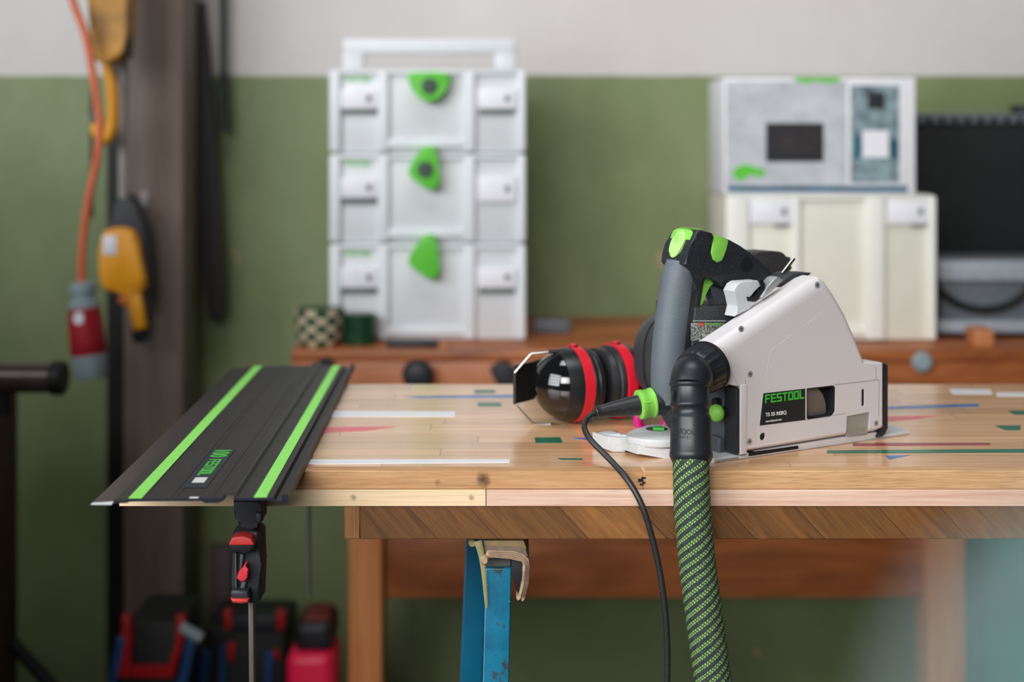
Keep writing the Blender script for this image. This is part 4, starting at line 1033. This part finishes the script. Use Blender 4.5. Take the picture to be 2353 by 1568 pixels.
# left end fittings: angle segment, recess, bracket, knob
def sbox(name, s0, s1, t0, t1, z0, z1, m, bev=0.0008, par=None):
    q_ = [SL(s0, t0, z0), SL(s1, t0, z0), SL(s1, t0, z1), SL(s0, t0, z1)]
    return obj(name, prism(q_, et*(t1-t0), bev), m, par or saw)
qa = SP(1698, 893, 0.0)
sbox('angle_frame', -0.0065, 0.002, -0.001, 0.004, 0.006, 0.079, M['saw'])
seg_ = sprism('angle_segment', ((1700, 893), (1698, 892), (1692, 894), (1692, 1036), (1695, 1046), (1700, 1042)), 0.001, 0.021, M['black'], 0.0010)
sbox('recess_panel', -0.010, 0.004, 0.020, 0.062, 0.020, 0.078, M['darkgrey'], 0.001)
sbox('end_bracket', -0.016, 0.0, 0.022, 0.046, 0.0045, 0.021, M['darkgrey'], 0.003)
sbox('bracket_plate', -0.020, -0.004, 0.046, 0.060, 0.0045, 0.023, M['cast'], 0.001)
sbox('base_toe', -0.038, -0.004, 0.004, 0.034, 0.0, 0.0048, M['cast'], 0.0012)
kc = SP(1645, 950, 0.020)
kn_ = obj('green_knob', lathe(kc-eu*0.006, eu, [(0, 0.0), (0.0006, 0.0040), (0.002, 0.0070), (0.0045, 0.0090), (0.0075, 0.0095), (0.0105, 0.0085), (0.012, 0.006)], 32), M['green'], saw, 60)
obj('knob_stem', cyl(kc+eu*0.005, kc+eu*0.024, 0.0058, 20), M['black_flat'], kn_)
obj('stop_pin', cyl(SP(1640, 925, 0.03), SP(1640, 925, 0.03)+eu*0.015, 0.0045, 16), M['black_flat'], saw)
# neck to the dust port
sprism('port_neck', (Z1(700, 1150), Z1(820, 1240), Z1(850, 1420), Z1(700, 1470), Z1(600, 1450), Z1(640, 1330)), 0.006, 0.034, M['saw'], 0.008)

# motor
mo = SL(0.045, 0.0, 0.083)
prof_m = [(0.036, 0.048), (0.10, 0.050), (0.150, 0.053), (0.178, 0.053), (0.194, 0.048), (0.206, 0.036), (0.209, 0.022)]
motor = obj('motor_housing', sweep([mo+et*d for d, r in prof_m], [r for d, r in prof_m], 40, None, True, None, 1.0, False, None, 2.6), M['motor'], saw, 50)
obj('motor_seam', sweep([mo+et*0.166, mo+et*0.1685], 0.0536, 40, None, True, None, 1.0, False, None, 2.6), M['black_flat'], motor)
b = None
for i in range(6):
    zz = 0.050-i*0.003
    b = sweep([mo+et*(0.166+i*0.0045)+ez*(zz)-eu*0.03, mo+et*(0.166+i*0.0045)+ez*(zz-0.018)-eu*0.046], 0.0016, 6, b)
obj('vent_rib', b, M['black_flat'], motor)
gear = sprism('gear_housing', (Z1(430, 760), Z1(615, 762), Z1(700, 745), Z1(810, 755), Z1(900, 800), Z1(900, 1200), Z1(405, 1200)), 0.050, 0.120, M['blackd'], 0.004)
obj('rating_plate', prism([SP(*Z1(405, 905), 0.0492), SP(*Z1(690, 905), 0.0492), SP(*Z1(690, 1048), 0.0492), SP(*Z1(405, 1060), 0.0492)], et*0.001, 0), dusty('dusty_rating_plate', (70, 74, 72), 0.5, 2.0, (180, 182, 174), 700, 0.1, 0.55), gear)
line3([Z1(420, 888), Z1(700, 888)], 0.0008, M['cast'], 'plate_line', 0.049, gear)
obj('red_dot', prism(smooth_loop([SP(*Z1(492+20*math.cos(a_), 918+15*math.sin(a_)), 0.0488) for a_ in [k*PI/4 for k in range(8)]], 2), et*0.0005, 0), plain('red_dot_print', (226, 72, 56), 0.5), gear)
o0 = SP(*Z1(528, 926), 0.0486); o1 = SP(*Z1(665, 926), 0.0486)
square_word('lettering', 'FESTOOL', plain('green_plate_print', (110, 190, 60), 0.5), gear, o0, o1-o0, ez, (o1-o0).length, 0.0022, 0.0003)

# column that carries the handle
sprism('handle_column', (Z1(560, 585), Z1(700, 600), Z1(790, 640), Z1(810, 755), Z1(770, 835), Z1(690, 890), Z1(615, 870), Z1(615, 760), Z1(608, 680), Z1(590, 630)), 0.058, 0.070, M['darkgrey'], 0.005)
# head and bridge
head_pts = (Z1(352, 404), Z1(372, 330), Z1(398, 240), Z1(432, 160), Z1(462, 112), Z1(500, 108), Z1(560, 128), Z1(640, 160), Z1(730, 192), Z1(820, 242), Z1(905, 300), Z1(985, 372), Z1(1040, 425), Z1(1110, 470), Z1(1090, 560), Z1(1050, 590),
            Z1(1000, 570), Z1(930, 530), Z1(850, 548), Z1(790, 590), Z1(768, 620), Z1(668, 600), Z1(640, 556), Z1(604, 508), Z1(550, 492), Z1(500, 498), Z1(470, 620), Z1(432, 640), Z1(440, 520), Z1(418, 470))
head = sprism('handle_head', head_pts, 0.046, 0.090, M['black'], 0.0045, 0, None, 5, None, 40)
# grip
def spath(pts, t): return [SP(x, y, t) for x, y in pts]
gp = smooth_line(spath(((1582, 600), (1575, 640), (1565, 700), (1556, 760), (1551, 820), (1550, 880), (1553, 930), (1562, 968), (1570, 985)), 0.068), 5)
rr = [0.0212, 0.0220, 0.0218, 0.0214, 0.0218, 0.0220, 0.0205, 0.0150, 0.0085]
def interp(vals, n_):
    out = []
    for i in range(n_):
        x = i*(len(vals)-1)/(n_-1); k = min(int(x), len(vals)-2); out.append(vals[k]+(vals[k+1]-vals[k])*(x-k))
    return out
obj('handle_core', sweep(gp, interp(rr, len(gp)), 28, None, True, et, 0.80), M['black'], saw, 60)
gp2 = smooth_line(spath(((1568, 606), (1560, 640), (1551, 700), (1543, 760), (1538, 820), (1537, 880), (1541, 922)), 0.068), 5)
obj('soft_grip', sweep(gp2, interp([0.0180, 0.0200, 0.0198, 0.0197, 0.0200, 0.0200, 0.0190], len(gp2)), 28, None, True, et, 0.92), M['grip'], saw, 60)
# green button on the nose of the handle
# nose of the handle: plane spanned by its sloping front edge and the depth direction
fa, fb = SP(*Z1(362, 370), 0.046), SP(*Z1(450, 130), 0.046)
fd = (fb-fa); fl = fd.length; fd.normalize(); fn = et.cross(fd); fn = fn if fn.dot(eu) < 0 else -fn
def NP(v, t, h=0.0): return fa+fd*(v*fl)+et*(t-0.046)+fn*h
sur = [NP(v, t, 0.0003) for v, t in ((0.50, 0.053), (0.75, 0.051), (1.0, 0.0515), (1.08, 0.060), (1.08, 0.076), (1.0, 0.0845), (0.75, 0.085), (0.5, 0.083), (0.35, 0.068))]
obj('lock_button_surround', prism(smooth_loop(sur, 3), fn*0.0010, 0.0003), M['green'], head)
oval = [NP(0.52+0.50*math.sin(a_), 0.0680+(0.0108+0.0012*math.sin(a_))*math.cos(a_), 0.0006) for a_ in [k*2*PI/28 for k in range(28)]]
lb = obj('lock_button', prism(oval, fn*0.0030, 0.0014, 3), M['greenpale'], head)
for i in range(7):
    v_ = 0.56+0.05*i
    obj('button_rib', sweep([NP(v_, 0.0610, 0.0036), NP(v_, 0.0750, 0.0036)], 0.0005, 6), M['greenpale'], lb)
topg = [SP(*Z1(466, 108), 0.0525), SP(*Z1(512, 110), 0.0525)]
obj('green_cap', prism([topg[0]+ez*0.0006, topg[1]+ez*0.0006, topg[1]+et*0.033+ez*0.0006, topg[0]+et*0.033+ez*0.0006], ez*0.0008-eu*0.0004, 0.0003), M['green'], head)
sprism('green_saddle', (Z1(585, 140), Z1(650, 162), Z1(722, 192), Z1(726, 215), Z1(700, 270), Z1(690, 330), Z1(668, 372), Z1(630, 388), Z1(592, 362), Z1(576, 300), Z1(590, 220), Z1(604, 170)), 0.0452, 0.0908, M['green'], 0.0010)
sprism('trigger', (Z1(470, 755), Z1(478, 690), Z1(500, 600), Z1(520, 500), Z1(560, 498), Z1(600, 512), Z1(632, 548), Z1(622, 566), Z1(580, 562), Z1(552, 590), Z1(532, 660), Z1(508, 748), Z1(490, 764)), 0.0575, 0.075, M['green'], 0.002)
obj('screw_well', lathe(SP(*Z1(880, 405), 0.0456), et, [(0, 0.0085), (0.0012, 0.0085)], 24), M['black_flat'], head)
line3([Z1(555, 140), Z1(585, 190), Z1(545, 300), Z1(495, 440), Z1(450, 560)], 0.0005, M['black_flat'], 'seam', 0.0457, head)
# front knob behind
sprism('front_handle', (Z1(905, 300), Z1(1010, 296), Z1(1120, 290), Z1(1185, 294), Z1(1215, 310), Z1(1232, 360), Z1(1275, 410), Z1(1284, 440), Z1(1200, 530), Z1(1100, 590), Z1(1000, 540), Z1(940, 400)), 0.092, 0.128, M['blackd'], 0.007, 0, None, 4)
obj('depth_pin', cyl(SP(*Z1(1182, 485), 0.045), SP(*Z1(1285, 352), 0.045), 0.0022, 14), M['steel'], saw)
sprism('top_guard', (Z1(1150, 600), Z1(1190, 540), Z1(1250, 490), Z1(1290, 474), Z1(1445, 476), Z1(1400, 510), Z1(1250, 598)), 0.034, 0.062, M['blackd'], 0.002)
# plunge lever bracket
br = sprism('lever_bracket', (Z1(768, 632), Z1(800, 575), Z1(835, 552), Z1(985, 541), Z1(1006, 590), Z1(935, 632), Z1(930, 672), Z1(890, 682), Z1(892, 716), Z1(975, 700), Z1(1010, 690), Z1(900, 790), Z1(780, 850), Z1(812, 762)), 0.024, 0.042, M['cast'], 0.0015)
sprism('hook_lever', (Z1(888, 682), Z1(945, 684), Z1(985, 640), Z1(1012, 600), Z1(985, 540), Z1(1020, 530), Z1(1044, 580), Z1(1040, 640), Z1(1000, 690), Z1(958, 724), Z1(896, 718)), 0.022, 0.034, M['black_flat'], 0.001)
sprism('release_tab', (Z1(1000, 688), Z1(1060, 600), Z1(1120, 520), Z1(1150, 508), Z1(1188, 528), Z1(1186, 548), Z1(1090, 640), Z1(1020, 700)), 0.020, 0.034, M['alloy'], 0.0015)

# ------------------------------------------------------------------ dust extraction hose with cuff
hs = thing('suction_hose', 'braided black and green suction hose with black elbow cuff hanging over the table edge', 'hose', (P(1590, 0, 1.40).x, 1.40, 0.02))
cd = Vector((-0.66, -0.71, -0.24)).normalized()
C0 = P(1629, 840, 1.480)
cp2 = [C0+cd*(0.0275*i/8) for i in range(9)]
rib = lambda a, i: 1+0.016*(1 if (a*36/(2*PI)) % 2 < 1 else -1)*(1 if 1 < i < 8 else 0)
obj('cuff_collar', sweep(cp2, [0.0245, 0.0260, 0.0262, 0.0258, 0.0254, 0.0250, 0.0246, 0.0242, 0.0222], 144, None, True, None, 1.0, False, rib), M['hosecuff'], hs, 50)
obj('collar_ring', sweep([cp2[0]+cd*0.0005, cp2[0]+cd*0.0038], 0.0268, 56), M['black_flat'], hs)
C1 = cp2[-1]
obj('collar_ring', sweep([C1-cd*0.0012, C1+cd*0.0014], 0.0232, 48), M['hosecuff'], hs)
el = smooth_line([C1-cd*0.003, C1+cd*0.003, P(1591, 864, 1.444), P(1587, 876, 1.4385), P(1586, 890, 1.4350)], 6)
obj('cuff_elbow', sweep(el, interp([0.0216, 0.0214, 0.0208, 0.0204, 0.0203], len(el)), 44), M['hosecuff'], hs, 50)
def vert_cuff(name, rows, m=None):
    pts_, rs = [], []
    for (px, py, r) in rows: pts_.append(P(px, py, 1.436-(py-880)/186*0.018)); rs.append(r)
    # radii measured in picture widths at that distance
    return obj(name, sweep(pts_, [r/F*1.425 for r in rs], 48), m or M['hosecuff'], hs, 50)
vert_cuff('cuff_ring', [(1585, 879, 44.5), (1585, 881, 47), (1585, 887, 47), (1585, 890, 45)])
vert_cuff('cuff_barrel', [(1585, 888, 44), (1586, 925, 44.5), (1586, 927, 46), (1586, 933, 46), (1586.5, 936, 43), (1587, 952, 42), (1587, 956, 45), (1587.5, 962, 46.5), (1588, 1000, 47.5), (1588, 1038, 48.5), (1588, 1040, 49.5), (1588, 1050, 49.5), (1588, 1058, 46), (1588, 1066, 42)])
# raised lettering and marks on the barrel
fr = 1.418-49/F*1.418
o0 = P(1549, 1003, fr+0.0015); obj('clip_tab', prism([P(1545, 898, 1.4185), P(1549, 898, 1.4185), P(1549, 918, 1.4185), P(1545, 920, 1.4185)], (0, 0.004, 0), 0.0005), M['black_flat'], hs)
def wrap_text(s, word, px0, px1, pyb, hgt, m):
    # letters bent round the barrel
    R_ = 47.6/F*1.425+0.0001; cxm = P(1588, 0, 1.424).x
    cu = bpy.data.curves.new('lettering', 'FONT'); cu.body = s; cu.size = 1
    t_ = bpy.data.objects.new('lettering', cu); COL.objects.link(t_); bpy.context.view_layer.update()
    me = bpy.data.meshes.new_from_object(t_); bpy.data.objects.remove(t_); b_ = bmesh.new(); b_.from_mesh(me)
    xs = [v.co.x for v in b_.verts]; ys = [v.co.y for v in b_.verts]
    a0 = math.asin(max(-1, min(1, ((px0-1588)/F*1.37)/R_))); a1 = math.asin(max(-1, min(1, ((px1-1588)/F*1.37)/R_)))
    zb = P(0, pyb, 1.40).z
    bmesh.ops.triangulate(b_, faces=b_.faces)
    bmesh.ops.subdivide_edges(b_, edges=b_.edges, cuts=1)
    for v in b_.verts:
        f_ = (v.co.x-min(xs))/(max(xs)-min(xs)); a_ = a0+(a1-a0)*f_
        v.co = Vector((cxm+R_*math.sin(a_), 1.4238-R_*math.cos(a_), zb+(v.co.y-min(ys))/(max(ys)-min(ys))*hgt))
    obj(word, b_, m, hs)
M['emboss'] = plain('embossed_black', (58, 62, 64), 0.3, 0, 0.05)
wrap_text('FESTOOL', 'raised_lettering', 1541, 1590, 1001, 0.0055, M['emboss'])
wrap_text('CLEANTEC', 'raised_lettering', 1542, 1584, 1012, 0.0030, M['emboss'])
hp = [(1588, 1056, 1.418), (1588, 1075, 1.414), (1590, 1150, 1.405), (1596, 1225, 1.40), (1604, 1310, 1.397), (1616, 1400, 1.393), (1628, 1490, 1.39), (1641, 1580, 1.388), (1660, 1700, 1.385), (1690, 1880, 1.385)]
hpp = [P(*q_) for q_ in hp]
e_ = hpp[-1]; hpp += [Vector((e_.x+0.02, e_.y, 0.45)), Vector((e_.x+0.06, e_.y-0.02, 0.20)), Vector((e_.x+0.16, e_.y-0.03, 0.06)), Vector((e_.x+0.30, e_.y-0.03, 0.022)), Vector((e_.x+0.55, e_.y-0.03, 0.022))]
hsm = smooth_line(hpp, 40)
hr = [0.0182*(1+0.010*math.sin(i*0.9)) for i in range(len(hsm))]
obj('braided_sleeve', sweep(hsm, hr, 48, None, True, (0, -1, 0), 1.0, True), M['hose'], hs, 60)

# power cord with plug
pcd = thing('saw_cable', 'black rubber power cord with green locking ring plugged into the saw handle', 'cord', (P(1530, 0, 1.40).x, 1.40, 0.01))
pa = P(1536, 919, 1.522); pb = P(1368, 948, 1.498); ax = (pb-pa).normalized(); L = (pb-pa).length
r_ = lambda d: d/F*1.53
obj('plug_body', lathe(pa, ax, [(0, r_(31)), (L*0.20, r_(31)), (L*0.24, r_(29))], 32), M['black'], pcd)
ringp = [(0, r_(30)), (0.0010, r_(34)), (0.0030, r_(34)), (0.0033, r_(32.5)), (0.0110, r_(32)), (0.0118, r_(33.5)), (0.0165, r_(33)), (0.0175, r_(28))]
gr = obj('locking_ring', lathe(pa+ax*L*0.21, ax, ringp, 40), M['green'], pcd, 50)
obj('arrow_mark', sweep([pa+ax*(L*0.21+0.004)+Vector((0, -r_(33), 0.004)), pa+ax*(L*0.21+0.012)+Vector((0, -r_(33), 0.004))], 0.0008, 6), M['green'], gr)
obj('strain_relief', lathe(pa+ax*L*0.40, ax, [(0, r_(23)), (0.01, r_(22)), (L*0.52, r_(14)), (L*0.58, r_(13.5)), (L*0.59, r_(14.5)), (L*0.602, r_(13))], 32), M['rubber'], pcd)
pa2 = P(1372, 948, 1.501)
ck = [pa2, P(1358, 955, 1.497), P(1346, 968, 1.49), P(1343, 985, 1.475), P(1356, 1010, 1.462), P(1385, 1040, 1.45), P(1412, 1068, 1.438), P(1438, 1098, 1.424), P(1462, 1135, 1.415), P(1482, 1180, 1.41), P(1502, 1250, 1.408), P(1517, 1320, 1.406), P(1528, 1400, 1.405), P(1533, 1480, 1.404), P(1533, 1570, 1.403), P(1528, 1700, 1.402)]
e_ = ck[-1]; ck += [Vector((e_.x-0.01, e_.y, 0.40)), Vector((e_.x, e_.y-0.01, 0.12)), Vector((e_.x+0.05, e_.y-0.02, 0.012)), Vector((e_.x+0.3, e_.y-0.03, 0.006))]
obj('cord', sweep(smooth_line(ck, 8), 0.0031, 16), M['rubber'], pcd, 60)

# frosted plastic screen in the near right corner, on its own stand
fs = thing('plastic_screen', 'out of focus translucent plastic screen close by in the lower right corner', 'screen', (0.12, 0.21, 0))
Dn = 0.20
q = [P(x, y, Dn) for x, y in ((2010, 1700), (2060, 1500), (2140, 1350), (2240, 1240), (2360, 1180), (2600, 1120), (3200, 1100), (3200, 1900), (2000, 1900))]
obj('screen_sheet', prism(q, (0, 0.002, 0), 0.0004), M['bigguard'], fs)
sx = P(2900, 0, Dn).x
obj('screen_stand', box(sx-0.008, sx+0.008, Dn+0.002, Dn+0.014, 0.02, P(0, 1850, Dn).z+0.03, 0.001), M['alloy'], fs)
obj('screen_base', box(sx-0.14, sx+0.14, Dn-0.12, Dn+0.14, 0, 0.02, 0.004), M['alloy'], fs)
